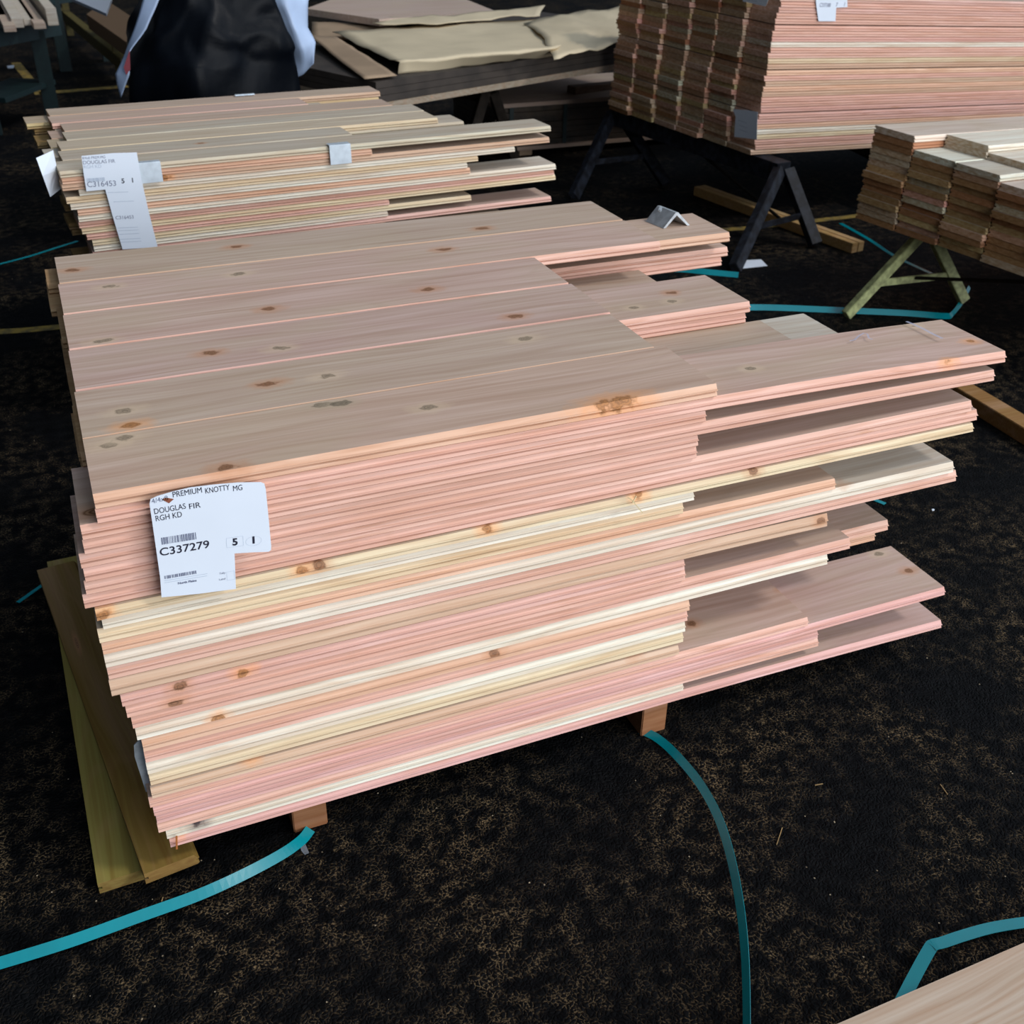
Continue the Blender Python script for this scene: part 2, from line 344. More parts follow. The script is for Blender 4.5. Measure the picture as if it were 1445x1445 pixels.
for i in range(30):
    n = i + 1; zt = ZB[i]; zb = ZB[i + 1]; t = zt - zb - 0.0003; y = yoff[i]
    x0 = x_at(lefts[i][0], y, zb + 0.004)
    ru, rv = rights[i]; dr = 0.0; xs = None
    if rv > 100 and n not in (1,):
        P = on(ru, rv, 1, y + 0.0075); x1 = P.x; dr = max(0.0, min(0.022, zt - P.z)); xs = 0.9
        if x1 < 1.5: dr = min(dr, 0.004)
    else: x1 = x_at(ru, y + 0.0075, zt)
    c = cols[i]
    reach = 'sticking far out right' if x1 > 1.5 else ('reaching halfway out' if x1 > 1.1 else 'cut short')
    pos = {30: 'bottom board', 1: 'topmost board', 2: 'board second from top'}.get(n, f'board {ORD[n]} from top')
    lab = f'{CN[c]} {pos}, near stack front row, {reach}'
    org = (x0, y, zb); ks = []
    if n == 1: ks = knots_from(topk[1], 2, zt, org, (0.016, 0.009, 0.02))
    if n == 1: ks[2] = (ks[2][0], ks[2][1], ks[2][2], 0.035, 0.014, 0.02, KO)
    elif n in (2, 25, 26): ks = knots_from(frontk[n], 2, zt, org, (0.012, 0.008, 0.02))
    elif n in frontk: ks = knots_from(frontk[n], 1, y, org, (0.011, 0.02, 0.007))
    main_boards[n] = board(ID, x0, x1, y, zb, WB - 0.001, t, c, lab, GN, dr, xs, ks)
    main_boards[n]['x1'] = 0; del main_boards[n]['x1']
# pieces of the same layers that show beside and behind the front row at the right-hand end
def mainz(n): return ZB[n], ZB[n - 1] - ZB[n] - 0.0003
extra = [  # layer, x0, x1, y0, colour, label
    (1, None, 0.968, 1 * WB, 't', 'greyish topmost fir board of near stack, second row, chalk smear near right end'),
    (1, None, 0.973, 2 * WB, 'q', 'topmost fir board of near stack in its third row from the front'),
    (1, None, 0.970, 3 * WB, 'p', 'topmost fir board of near stack in its fourth row from the front'),
    (1, None, 1.288, 4 * WB, 'p', 'topmost fir board of near stack in its fifth row, ending short of the bracket'),
    (1, None, 1.288, 5 * WB, 't', 'topmost fir board along the rear edge of the near stack'),
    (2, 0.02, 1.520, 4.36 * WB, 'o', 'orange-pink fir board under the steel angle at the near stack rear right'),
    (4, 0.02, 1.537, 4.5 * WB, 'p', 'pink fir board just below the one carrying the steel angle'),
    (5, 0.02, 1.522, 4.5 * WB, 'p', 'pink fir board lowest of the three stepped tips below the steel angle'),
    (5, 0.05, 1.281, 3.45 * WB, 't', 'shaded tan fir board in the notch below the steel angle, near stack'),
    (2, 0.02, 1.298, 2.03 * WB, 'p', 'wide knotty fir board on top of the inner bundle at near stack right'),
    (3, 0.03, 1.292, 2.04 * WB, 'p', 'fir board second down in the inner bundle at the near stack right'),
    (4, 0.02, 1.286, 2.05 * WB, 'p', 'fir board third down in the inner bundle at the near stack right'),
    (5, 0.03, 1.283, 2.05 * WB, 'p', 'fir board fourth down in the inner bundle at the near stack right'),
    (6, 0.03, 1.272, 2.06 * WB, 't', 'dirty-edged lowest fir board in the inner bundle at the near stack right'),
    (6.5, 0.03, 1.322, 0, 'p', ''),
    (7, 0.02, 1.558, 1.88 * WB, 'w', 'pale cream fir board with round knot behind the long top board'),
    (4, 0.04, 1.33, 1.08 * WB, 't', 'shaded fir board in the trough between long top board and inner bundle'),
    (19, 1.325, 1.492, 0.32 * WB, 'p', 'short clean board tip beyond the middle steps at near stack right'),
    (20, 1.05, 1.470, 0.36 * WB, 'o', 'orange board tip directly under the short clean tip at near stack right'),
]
occupied = set()
for (n, x0, x1, y0, c, lab) in extra:
    if not lab: continue
    z0, t = mainz(n)
    ks = ()
    row = round(y0 / WB) + 1
    if x0 is None:
        u = {2: 117, 3: 107, 4: 98, 5: 90, 6: 84}[row]
        x0 = x_at(u, y0, ZB[0])
        ks = knots_from(topk[row], 2, ZB[0], (x0, y0, z0), (0.016, 0.009, 0.02))
    if n == 7: ks = knots_from([(1070, 477, KO)], 2, ZB[6], (x0, y0, z0), (0.022, 0.012, 0.02))
    if n == 2 and row == 3: ks = knots_from([(947, 413, KB), (895, 434, KG), (948, 425, KG)], 2, ZB[1], (x0, y0, z0), (0.011, 0.008, 0.02))
    occupied.add((n, row))
    board(ID, x0, x1, y0, z0, WB - 0.001, t, c, lab, GN, 0, None, ks)
occupied |= {(2, 5), (2, 6), (4, 5), (4, 6), (5, 4), (5, 5), (5, 6), (3, 3), (2, 3), (4, 3), (5, 3), (6, 3), (7, 3), (4, 2), (7, 2), (19, 2), (20, 2)}
occupied -= set()
# the remaining boards of the near stack, hidden but for slivers of their sawn ends: one stuff object
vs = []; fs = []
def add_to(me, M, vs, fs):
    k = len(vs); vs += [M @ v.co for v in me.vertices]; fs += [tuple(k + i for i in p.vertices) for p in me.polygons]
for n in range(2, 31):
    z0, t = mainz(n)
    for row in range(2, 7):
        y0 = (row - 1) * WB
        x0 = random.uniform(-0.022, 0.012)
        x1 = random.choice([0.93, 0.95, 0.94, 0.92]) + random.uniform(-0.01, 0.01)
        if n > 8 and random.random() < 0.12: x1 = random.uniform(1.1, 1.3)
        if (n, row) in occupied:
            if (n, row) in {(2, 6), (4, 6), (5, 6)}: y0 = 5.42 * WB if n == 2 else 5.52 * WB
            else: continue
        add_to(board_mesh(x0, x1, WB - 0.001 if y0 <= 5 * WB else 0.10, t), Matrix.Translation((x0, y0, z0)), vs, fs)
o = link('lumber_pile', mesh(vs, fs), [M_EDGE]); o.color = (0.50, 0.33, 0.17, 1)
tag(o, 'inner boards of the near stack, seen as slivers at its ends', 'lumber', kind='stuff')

# sleepers under the near stack
M_SLP = wood('orange_sleeper', face=False, auto_knots=False)
def sleeper(x, w, y0, y1, h, lab):
    me = beam_mesh((0, 0, h / 2), (0, y1 - y0, h / 2), w, h - 0.0005, bev=0.002)
    o = link('wooden_sleeper', me, [M_SLP]); o.location = (x, y0, 0); o.color = (0.30, 0.14, 0.065, 1)
    tag(o, lab, 'timber', 'sleepers under the near stack'); return o
sleeper(0.238, 0.062, 0.022, 1.05, HB, 'square orange-brown sleeper under near stack, left one, strap passing beneath')
sleeper(0.936, 0.056, 0.006, 1.05, HB, 'square orange-brown sleeper under near stack, right one with splintered end')

# two boards lying on the ground against the left end of the near stack
def ground_board(pts_uv, z, t, c, lab, x_dir):
    pass
b1 = board(Matrix.Translation((-0.062, 0.02, 0)) @ Matrix.Rotation(math.radians(91.5), 4, 'Z'), 0, 1.05, -0.02, 0.0003, 0.085, 0.024, 'y', 'yellowish grooved board lying on the ground beside near stack, partly under another', 'boards lying left of the near stack')
b2 = board(Matrix.Translation((0.040, -0.002, 0.0248)) @ Matrix.Rotation(math.radians(97.0), 4, 'Z'), 0, 1.02, 0.0, 0.0, 0.092, 0.024, 't', 'brown board lying askew on top of another beside the near stack left end', 'boards lying left of the near stack')
for b_, cc in ((b1, (0.27, 0.23, 0.06, 1)), (b2, (0.22, 0.145, 0.035, 1))):  # base colours lowered to stand in for the shade on these boards
    b_.color = cc; b_.data.materials[0] = M_EDGE

# ---- paper tags ----------------------------------------------------------
def text_mesh(body, size, bold=0.0):
    cu = bpy.data.curves.new('t', 'FONT'); cu.body = body; cu.size = size; cu.extrude = 0.0; cu.offset = bold
    o = bpy.data.objects.new('t', cu); COL.objects.link(o)
    dg = bpy.context.evaluated_depsgraph_get(); me = bpy.data.meshes.new_from_object(o.evaluated_get(dg))
    bpy.data.objects.remove(o); return me
def make_tag(O, ex, ez, outline, items, label, group=None, parts=()):
    """O: corner; ex, ez: unit vectors in the paper; outline in metres; items: drawn print."""
    n = ex.cross(ez).normalized()                       # towards the viewer
    root = empty('paper_tag', O)
    M4 = Matrix((( ex.x, ez.x, n.x, 0), (ex.y, ez.y, n.y, 0), (ex.z, ez.z, n.z, 0), (0, 0, 0, 1)))
    k = len(outline)
    me = slab_mesh([Vector((x, y, 0)) for x, y in outline], -0.0006, Vector((0, 0, 1)))
    link('paper_sheet', me, [M_PAPER], root, M4)
    for kind, x, y, a, *r in items:
        rot = Matrix.Translation((x, y, 0.0004)) @ Matrix.Rotation(math.radians(a), 4, 'Z')
        if kind == 't':
            body, size, mt, sx, bold = r
            me = text_mesh(body, size, bold); nm = 'printed_text'
            if sx < 0.5:                                  # sx given as a width in metres
                mx = max(v.co.x for v in me.vertices); sx = sx / mx
            for v in me.vertices: v.co.x *= sx
        elif kind == 'bars':
            wd, ht, nb, mt = r; rs = random.Random(nb); vs = []; fs = []; xx = 0
            while xx < wd:
                bw = rs.choice([0.5, 0.9, 1.4]) * wd / nb * 0.62
                vs += [(xx, 0, 0), (xx + bw, 0, 0), (xx + bw, ht, 0), (xx, ht, 0)]; fs.append(tuple(range(len(vs) - 4, len(vs))))
                xx += bw + rs.choice([0.5, 0.8, 1.3]) * wd / nb * 0.55
            me = mesh(vs, fs); nm = 'barcode'
        elif kind == 'frame':
            wd, ht, lw, seg, mt = r; vs = []; fs = []
            pts = [(0, 0), (wd, 0), (wd, ht), (0, ht)] if seg == 4 else [(wd / 2 + wd / 2 * math.cos(2 * math.pi * q / seg), ht / 2 + ht / 2 * math.sin(2 * math.pi * q / seg)) for q in range(seg)]
            cxp, cyp = wd / 2, ht / 2
            for (px, py) in pts:
                vs += [(px, py, 0), (cxp + (px - cxp) * (1 - lw / wd * 2), cyp + (py - cyp) * (1 - lw / ht * 2), 0)]
            q = len(pts)
            for j in range(q): fs.append((2 * j, 2 * ((j + 1) % q), 2 * ((j + 1) % q) + 1, 2 * j + 1))
            me = mesh(vs, fs); nm = 'printed_box'
        elif kind == 'poly':
            pts, mt, nm = r; me = mesh([(px, py, 0) for px, py in pts], [tuple(range(len(pts)))])
        link(nm, me, [mt], root, M4 @ rot)
    root['label'] = label; root['category'] = 'tag'
    if group: root['group'] = group
    return root
O1 = Vector((0.0, -0.0125, 0.0)); dz = GZ - 0.7577
def q1(u, v):
    P = on(u, v, 1, -0.0125); return (P.x, P.z)
out = [q1(*p) for p in [(222, 787), (226, 815), (228, 843), (280, 838), (333, 831), (332, 806), (331, 781), (357, 779.5), (379.5, 778.5), (382.5, 776), (382.7, 770), (379, 730), (375, 690), (373, 682.5), (368, 680.5), (335, 681), (300, 684), (268, 688), (246, 693), (222, 700), (212.5, 704.5), (211, 711), (216, 745)]]
def T1(s, u, v, a, size, mt=M_INK, sx=1.0, bold=0.0): x, y = q1(u, v); return ('t', x, y, a, s, size, mt, sx, bold)
tx = [T1('4/4x8', 214.5, 710.5, 3, 0.0105, M_INK2, 0.022), T1('PREMIUM', 243.5, 701.8, -1.0, 0.0125, M_INK, 0.040), T1('KNOTTY', 289.5, 696.5, -1.5, 0.0125, M_INK, 0.034), T1('MG', 328.5, 693, -3, 0.0125, M_INK, 0.0135),
      T1('DOUGLAS', 217.5, 725.5, -0.5, 0.0125, M_INK, 0.043), T1('FIR', 266.5, 718.5, -1, 0.0125, M_INK, 0.0165), T1('RGH KD', 219.5, 735.5, -1, 0.0125, M_INK, 0.036),
      T1('C337279', 225.5, 784.5, -2.0, 0.0180, M_INK, 0.069, 0.0002), T1('5', 328, 769.5, -4, 0.016, M_INK, 1.0, 0.0006), T1('I', 356, 766.5, -4, 0.016, M_INK, 1.0, 0.0008),
      T1('North Plains', 251, 824.5, -3, 0.0052, M_INK2, 1.0, 0.0002), T1('Tally', 309.5, 810.5, -3, 0.0046, M_INK2), T1('Label', 309, 819, -3, 0.0046, M_INK2)]
x, y = q1(228.5, 768.5); tx.append(('bars', x, y, -2.5, 0.048, 0.0115, 24, M_INK2))
x, y = q1(232.5, 817); tx.append(('bars', x, y, -2.5, 0.043, 0.0055, 22, M_INK2))
x, y = q1(320, 773); tx.append(('frame', x, y, -4, 0.024, 0.0165, 0.0003, 4, M_PALE))
x, y = q1(347, 771.5); tx.append(('frame', x, y, -4, 0.023, 0.016, 0.0003, 28, M_PALE))
x, y = q1(320.5, 819); tx.append(('frame', x, y, -3, 0.0115, 0.015, 0.0003, 4, M_PALE))
x, y = q1(232, 819.5); tx.append(('poly', x, y, -3, [(0, 0), (0.060, 0), (0.060, 0.0006), (0, 0.0006)], M_PALE, 'fine_print'))
x, y = q1(232, 822.5); tx.append(('poly', x, y, -3, [(0, 0), (0.060, 0), (0.060, 0.0006), (0, 0.0006)], M_PALE, 'fine_print'))
hx, hy = q1(228.5, 704.5)
M_TEAR = simple('wood_seen_through_tear', (0.26, 0.08, 0.04), 0.8)
tx.append(('poly', hx, hy, 0, [(q1(*p)[0] - hx, q1(*p)[1] - hy) for p in [(228.5, 705), (233, 702), (236, 702.3), (245.5, 704), (238.5, 710)]], M_TEAR, 'torn_hole'))
make_tag(O1, Vector((1, 0, 0)), Vector((0, 0, 1)), out, tx, 'white printed tag numbered C337279 stapled to the front of the near stack', 'lumber tags')

# ---- second stack (behind the near one) ---------------------------------
Y2 = 0.06
FR2 = Matrix.Translation((0.065, 1.836, 0.0)) @ Matrix.Rotation(Y2, 4, 'Z')
I2 = FR2.inverted(); N2 = Vector((-math.sin(Y2), math.cos(Y2), 0)); O2 = Vector((0.065, 1.836, 0.76))
W2 = 0.125; T2 = 0.0177; H2 = 0.76
def x2(u, row, z):                                    # local x of pixel column u on the front of a row
    lo, hi = -1.0, 3.0
    for _ in range(40):
        m = (lo + hi) / 2
        if pr(FR2 @ Vector((m, (row - 1) * W2, z)))[0] < u: lo = m
        else: hi = m
    return lo
r2 = [778, 525, 776, 727, 675, 660, 664, 785, 783, 785, 550, 666, 548, 779, 545, 712, 540, 520]
l2 = [86, 89, 89, 113, 95, 101, 111, 112, 113, 117, 124, 132, 134, 133, 135, 136, 136, 137]
c2 = list('gctpcwowpcpcwqtbpc'); c2[1] = 'o'; c2[2] = 't'; c2[3] = 'w'; c2[4] = 'c'
G2 = 'fir boards of the second stack'
for i in range(18):
    n = i + 1; zt = H2 - i * T2; zb = zt - T2
    yo = 0.0 if n < 9 else 0.003
    board(FR2, x2(l2[i], 1, zb), x2(r2[i], 1, zt), yo, zb, W2 - 0.001, T2 - 0.0003, c2[i],
          f'{CN[c2[i]]} board {ORD[n]} from top in the second stack front', G2, knots=[(0.27, 0.0, 0.011, 0.02, 0.03, 0.008, KO)] if n == 3 else ())
toprow = {2: (498, 89, 'g'), 3: (619, 87, 'c'), 4: (600, 95, 'g'), 5: (556, 92, 't'), 6: (437, 74, 'p'), 7: (538, 71, 't')}
under = {2: 500, 3: 655, 4: 600, 5: 558, 6: 465, 7: 535}
for row in range(2, 8):
    u, lu, c = toprow[row]; dzr = (row - 1) * 0.0012
    for n in range(1, 3):
        zt = H2 - (n - 1) * T2; zb = zt - T2
        x1 = x2(u if n == 1 else under[row] if n == 2 else random.choice([540, 545, 530]), row, zt)
        cc = c if n == 1 else random.choice('cygpoyb')
        xl = x2(lu, row, zt) if n == 1 else x2(lu, row, zt) + random.uniform(-0.05, 0.03) - (0.06 if row > 5 and random.random() < .4 else 0)
        nm = 'topmost' if n == 1 else f'{ORD[n]} from top'
        board(FR2, xl, x1, (row - 1) * W2 + (0.0015 * row if n == 1 else 0), zb, W2 - 0.003, T2 - 0.0003, cc,
              f'{CN[cc]} board {nm} in row {["", "one", "two", "three", "four", "five", "six", "seven"][row]} of the second stack', G2)
# lower part of the second stack, wholly hidden behind the near stack: one stuff object
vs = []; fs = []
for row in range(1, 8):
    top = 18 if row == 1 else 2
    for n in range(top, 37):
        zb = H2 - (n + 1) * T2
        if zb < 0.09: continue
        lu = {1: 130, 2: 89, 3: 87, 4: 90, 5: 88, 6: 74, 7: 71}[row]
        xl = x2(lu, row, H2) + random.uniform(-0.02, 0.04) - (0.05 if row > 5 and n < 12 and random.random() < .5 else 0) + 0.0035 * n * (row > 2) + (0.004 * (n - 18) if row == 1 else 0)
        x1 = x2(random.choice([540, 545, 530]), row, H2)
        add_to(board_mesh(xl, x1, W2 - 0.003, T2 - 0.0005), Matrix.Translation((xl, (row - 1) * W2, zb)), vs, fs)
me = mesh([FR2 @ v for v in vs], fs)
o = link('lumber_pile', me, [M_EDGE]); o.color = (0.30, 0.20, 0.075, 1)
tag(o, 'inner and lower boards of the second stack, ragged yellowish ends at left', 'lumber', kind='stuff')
for x, lab in ((0.3, 'left'), (0.95, 'right')):
    me = beam_mesh((x, 0.02, 0.045), (x, 0.84, 0.045), 0.07, 0.0895)
    me.transform(FR2); o = link('wooden_sleeper', me, [M_SLP]); o.color = (0.36, 0.2, 0.1, 1); tag(o, f'sleeper under the second stack, {lab} of its two', 'timber', 'sleepers under the second stack')

# tag and protectors on the second stack
ex2 = Vector((math.cos(Y2), math.sin(Y2), 0)); ez2 = Vector((0, 0, 1)); O22 = Vector((0.065, 1.836, 0)) - N2 * 0.010
def q2(u, v):
    P = onp(u, v, O22, N2) - O22; return (P.dot(ex2), P.z)
out = [q2(*p) for p in [(122, 270), (148.5, 267.5), (159, 305), (173, 352), (222.5, 348.5), (209, 295), (199, 250), (193, 215), (160, 216), (115, 220), (118, 245)]]
def T2t(s, u, v, a, size, mt=M_INK2, sx=1.0, bold=0.0): x, y = q2(u, v); return ('t', x, y, a, s, size, mt, sx, bold)
tx = [T2t('4/4x6 PREM MG', 116, 225, -2, 0.010, M_INK2, 0.9), T2t('DOUGLAS FIR', 117, 232, -2, 0.0135), T2t('RGH KD', 118, 238, -2, 0.0125, M_PALE), T2t('C316453', 123, 264, -3, 0.021, M_INK2, 1.0), T2t('5', 171.5, 258.5, -3, 0.018, M_INK, 1.0, 0.0004), T2t('1', 185, 257.5, -3, 0.018, M_INK, 1.0, 0.0004),
      T2t('C316453', 163, 309.5, -4, 0.0135, M_INK2)]
x, y = q2(123, 257); tx.append(('bars', x, y, -2, 0.045, 0.010, 22, M_PALE))
for (u, v) in [(152, 272), (160, 285), (166, 322), (167, 326), (168, 331), (170, 338), (171, 342)]:
    x, y = q2(u, v); tx.append(('poly', x, y, -4, [(0, 0), (0.055, 0), (0.055, 0.0012), (0, 0.0012)], M_PALE, 'fine_print'))
make_tag(O22, ex2, ez2, out, tx, 'white tag numbered C316453 with long lower flap on the second stack', 'lumber tags')
def edge_protector(p0, ex, inward, w, drop, top, label, mat=M_ALU, th=0.0015):
    root = empty('corner_protector', p0)
    d = Vector((0, 0, -1)); outw = -inward
    a = outw * 0.004 + Vector((0, 0, 0.0035))
    f = slab_mesh([a, a + ex * w, a + ex * w + d * drop + outw * 0.002, a + d * drop + outw * 0.002], th, outw)
    g = slab_mesh([a, a + ex * w, a + ex * w + inward * top, a + inward * top], th, Vector((0, 0, 1)))
    link('front_flange', f, [mat], root); link('top_flange', g, [mat], root)
    tag(root, label, 'bracket', 'corner protectors on the second stack'); return root
def s2pt(xl, zl=H2, yl=0.0): return FR2 @ Vector((xl, yl, zl))
edge_protector(s2pt(x2(464, 1, H2)), ex2, N2, 0.066, 0.055, 0.028, 'pale metal corner protector bent over the front edge of the second stack')
edge_protector(s2pt(x2(191, 1, H2) , H2), ex2, N2, 0.067, 0.054, 0.02, 'pale metal corner protector half hidden behind the tag with flap')
edge_protector(s2pt(x2(343, 7, H2) , H2 + 0.001, 6.9 * W2), ex2, -N2 * 0 + N2, 0.07, 0.002, 0.012, 'small pale metal protector on the rear edge of the second stack')
# folded paper hanging off the left end of the second stack
P = [on(u, v, 1, yy) for (u, v, yy) in [(51, 223, 1.85), (75, 212, 1.93), (81, 240, 1.91), (86.5, 266, 1.93), (71, 278, 1.86), (60, 248, 1.83)]]
o = link('paper_sheet', slab_mesh(P, 0.0008, Vector((0, 1, 0))), [M_PAPER]); tag(o, 'blank white paper tag hanging off the left end of the second stack', 'paper')

# ---- steel angle on the near stack, plate at its left end ---------------
zt = ZB[1]
y0, y1 = 0.872, 0.940; xa, xb = 1.383, 1.458; xm = 1.418
zr = on(948, 300.6, 1, y0).z
vs = []; 
def tent(th):
    prof = [(xa, zt + 0.0005), (xm - 0.004, zr), (xm + 0.003, zr), (xb, zt + 0.0005), (xb - 0.007, zt + 0.0005), (xm, zr - 0.007), (xa + 0.007, zt + 0.0005)]
    a = [Vector((x, y0, z)) for x, z in prof]; sh = Vector((-0.012, 0, 0))
    b = [Vector((x, y1, z)) + sh for x, z in prof]; k = len(prof)
    fs = [(0, 1, 5, 6), (1, 2, 5), (2, 3, 4, 5), (k + 6, k + 5, k + 1, k), (k + 5, k + 2, k + 1), (k + 5, k + 4, k + 3, k + 2)] + [(i, (i + 1) % k, k + (i + 1) % k, k + i) for i in range(k)]
    return mesh(a + b, fs)
r = empty('steel_angle', (0, 0, 0)); link('bent_plate', tent(0.004), [M_METAL], r)
me = beam_mesh((xm - 0.022, y1 - 0.02, zr - 0.008), (xm - 0.012, y1 - 0.012, zr - 0.001), 0.010, 0.006); link('crimp_seal', me, [M_METAL], r)
tag(r, 'silver steel angle standing tent-like on the right rear of the near stack', 'bracket')
P = [on(u, v, 0, -0.004) for (u, v) in [(194, 1046), (190, 1060), (207, 1119), (213, 1109)]]
P = [Vector((-0.008, 0.02, 0.30)), Vector((-0.012, 0.10, 0.30)), Vector((-0.012, 0.10, 0.17)), Vector((0.0, 0.02, 0.17))]
yy = 0.03
P = [on(u, v, 1, yy) for (u, v) in [(198, 1043), (189, 1052), (190, 1068), (206, 1118), (215, 1112), (206, 1070)]]
o = link('metal_plate', slab_mesh(P, 0.002, Vector((0, 1, 0))), [M_METAL]); tag(o, 'narrow grey metal protector at the lower left corner of near stack', 'bracket')
# chalk marks on the long top board
def stroke(pts, w, z, lab):
    vs = []; fs = []
    P = [on(u, v, 2, z) for u, v in pts]
    for i, p in enumerate(P):
        d = (P[min(i + 1, len(P) - 1)] - P[max(i - 1, 0)]).normalized(); s = Vector((-d.y, d.x, 0)) * w / 2
        vs += [p + s, p - s]
        if i: fs.append((2 * i - 2, 2 * i - 1, 2 * i + 1, 2 * i))
    return vs, fs
def add_chalk(n, pts, w, dzv=0.0006, droop_fix=0.0):
    o = main_boards[n]; z = ZB[n - 1] + dzv - droop_fix
    vs, fs = stroke(pts, w, z, '')
    inv = o.matrix_world.inverted(); me = mesh([inv @ v for v in vs], fs)
    c = link('chalk_mark', me, [M_CHALK], o); c['label'] = 'pale blue-white chalk mark'
add_chalk(2, [(1279, 453.5), (1290, 458), (1303, 464), (1316, 471), (1330, 477.5)], 0.007, 0.0006, 0.007)
add_chalk(2, [(1199, 481), (1206, 479.5), (1212, 474), (1219, 470), (1224, 471), (1226, 477), (1231, 479)], 0.004, 0.0006, 0.004)

# ---- sawhorses -----------------------------------------------------------
def sawhorse(top_a, top_b, feet, mat, legw, beam, label, group, brace=True, spread=0.022):
    r = empty('sawhorse', ((top_a.x + top_b.x) / 2, (top_a.y + top_b.y) / 2, 0)); inv = Matrix.Translation(-r.location)
    def part(nm, me, mt): me.transform(inv); link(nm, me, [mt], r)
    part('top_beam', beam_mesh(top_a - Vector((0, 0, beam[1] / 2 + 0.001)), top_b - Vector((0, 0, beam[1] / 2 + 0.001)), beam[0], beam[1]), M_RUST if mat is M_GREENP else mat)
    for k, (apex, fs_) in enumerate(((top_a, feet[0:2]), (top_b, feet[2:4]))):
        mids = []
        for j, f in enumerate(fs_):
            f = Vector(f); a = Vector((apex.x + (spread if f.x > apex.x else -spread), apex.y, apex.z - beam[1] * 0.4))
            d = (a - f).normalized()
            foot = f + d * 0.014 + Vector((0, 0, 0.004))
            part('leg', beam_mesh(foot, a, legw[0], legw[1], up=Vector((0, 1, 0))), mat)
            mids.append(f.lerp(a, 0.42))
        part('cross_brace', beam_mesh(mids[0], mids[1], 0.028, 0.010, up=Vector((0, 1, 0))), mat)
    if brace:
        a = Vector(feet[0]).lerp(Vector(feet[1]), 0.5).lerp(top_a, 0.42); b = top_a.lerp(top_b, 0.45) - Vector((0, 0, beam[1]))
        part('diagonal_brace', beam_mesh(a, b, 0.012, 0.012), M_RUST)
    tag(r, label, 'sawhorse', group); return r
# ---- third stack on dark sawhorses --------------------------------------
def Rz(a): return Matrix.Rotation(a, 4, 'Z')
FR3 = Matrix.Translation((3.045, 2.873, 0.345)) @ Rz(0.095) @ Matrix.Rotation(0.053, 4, 'Y') @ Matrix.Rotation(0.016, 4, 'X')
G3 = 'boards of the stack on dark sawhorses'
SK3 = -0.104; T3 = 0.0226
colors3 = 'bbrytbryobrb'
vs = []; fs = []
CW = ['', 'rightmost', 'second from right', 'third from right', 'fourth from right', 'fifth from right', 'leftmost']
k = 0
for row in range(1, 7):
    for n in range(29):
        y0 = (row - 1) * WB; dxo = (row - 1) * WB * SK3 + random.choice([0, 0, 0.003, -0.006, 0.010, -0.010, 0.004]) + 0.003 * math.sin(n)
        gap = (n // 8) * 0.0040
        if row == 1: c = random.choice('ppppqpocpwp')
        else: c = random.choice('ttyprotgq')
        nm = 'lowest' if n == 0 else ORD[n + 1] + ' from bottom'
        if row == 1: c = 'w' if n in (20, 4) else ('c' if n in (3, 17) else random.choice('pppqpto'))
        if pr(FR3 @ Vector((dxo, y0 + WB * 0.5, n * T3)))[1] < 3 and (row > 1):
            add_to(board_mesh(dxo, 2.6, WB - 0.001, T3 - 0.0006), Matrix.Translation((dxo, y0, n * T3 + gap)), vs, fs); continue
        board(FR3, dxo, 2.6, y0, n * T3 + gap, WB - 0.001, T3 - 0.0006, c, f'{CN[c]} board {nm}, {CW[row]} column, tall stack on dark sawhorses', G3, jit=0.05 if row == 1 else 0.28)
o = link('lumber_pile', mesh([FR3 @ v for v in vs], fs), [M_EDGE]); o.color = (0.5, 0.33, 0.2, 1)
tag(o, 'uppermost boards of the tall stack beyond the top picture edge', 'lumber', kind='stuff')
def s3z(x, y):
    p = FR3.inverted() @ Vector((x, y, 0)); 
    return (FR3 @ Vector((p.x, p.y, 0))).z
ta = Vector((3.13, 2.74, 0)); tb = Vector((2.93, 4.00, 0))
ta.z = s3z(ta.x, ta.y) - 0.002; tb.z = s3z(tb.x, tb.y) - 0.002
f3 = [on(1035, 384, 2, 0), on(1152, 350, 2, 0), on(808, 282, 2, 0), on(942, 264, 2, 0)]
sawhorse(ta, tb, f3, M_WORN, (0.055, 0.04), (0.085, 0.085), 'worn black sawhorse under the left end of the tall stack', 'black sawhorses')
ta = Vector((4.05, 2.80, 0)); tb = Vector((3.9, 4.05, 0)); ta.z = s3z(ta.x, ta.y) - 0.002; tb.z = s3z(tb.x, tb.y) - 0.002
sawhorse(ta, tb, [Vector((3.82, 2.62, 0)), Vector((4.32, 2.66, 0)), Vector((3.65, 4.1, 0)), Vector((4.15, 4.15, 0))], M_BLACKM, (0.045, 0.035), (0.085, 0.085), 'second black sawhorse under the tall stack, further right', 'black sawhorses')
# tags on the third stack
ex3 = (FR3.to_3x3() @ Vector((1, 0, 0))).normalized(); ey3 = (FR3.to_3x3() @ Vector((0, 1, 0))).normalized(); ez3 = (FR3.to_3x3() @ Vector((0, 0, 1))).normalized()
O3 = FR3 @ Vector((0, -0.004, 0))
def q3(u, v): P = onp(u, v, O3, ey3) - O3; return (P.dot(ex3), P.dot(ez3))
out = [q3(*p) for p in [(1155, 30), (1179, 30), (1180, 11), (1196, 10), (1195, -14), (1150, -14), (1152, 8)]]
x, y = q3(1156, 9.5); xx, yy = q3(1179, 9.0); x3, y3_ = q3(1190, 8.5)
make_tag(O3, ex3, ez3, out, [('t', x, y, 0, 'C337388', 0.022, M_INK2, 0.8, 0.0003), ('t', xx, yy, 0, '7', 0.022, M_INK2, 1, 0.0003), ('t', x3, y3_, 0, '1', 0.022, M_INK2, 1, 0.0003)], 'white tag on the long side of the tall stack at top edge', 'lumber tags')
O3b = FR3 @ Vector((-0.045, 0, 0)); ey3n = ex3
def q3b(u, v): P = onp(u, v, O3b, ex3) - O3b; return (P.dot(-ey3), P.dot(ez3))
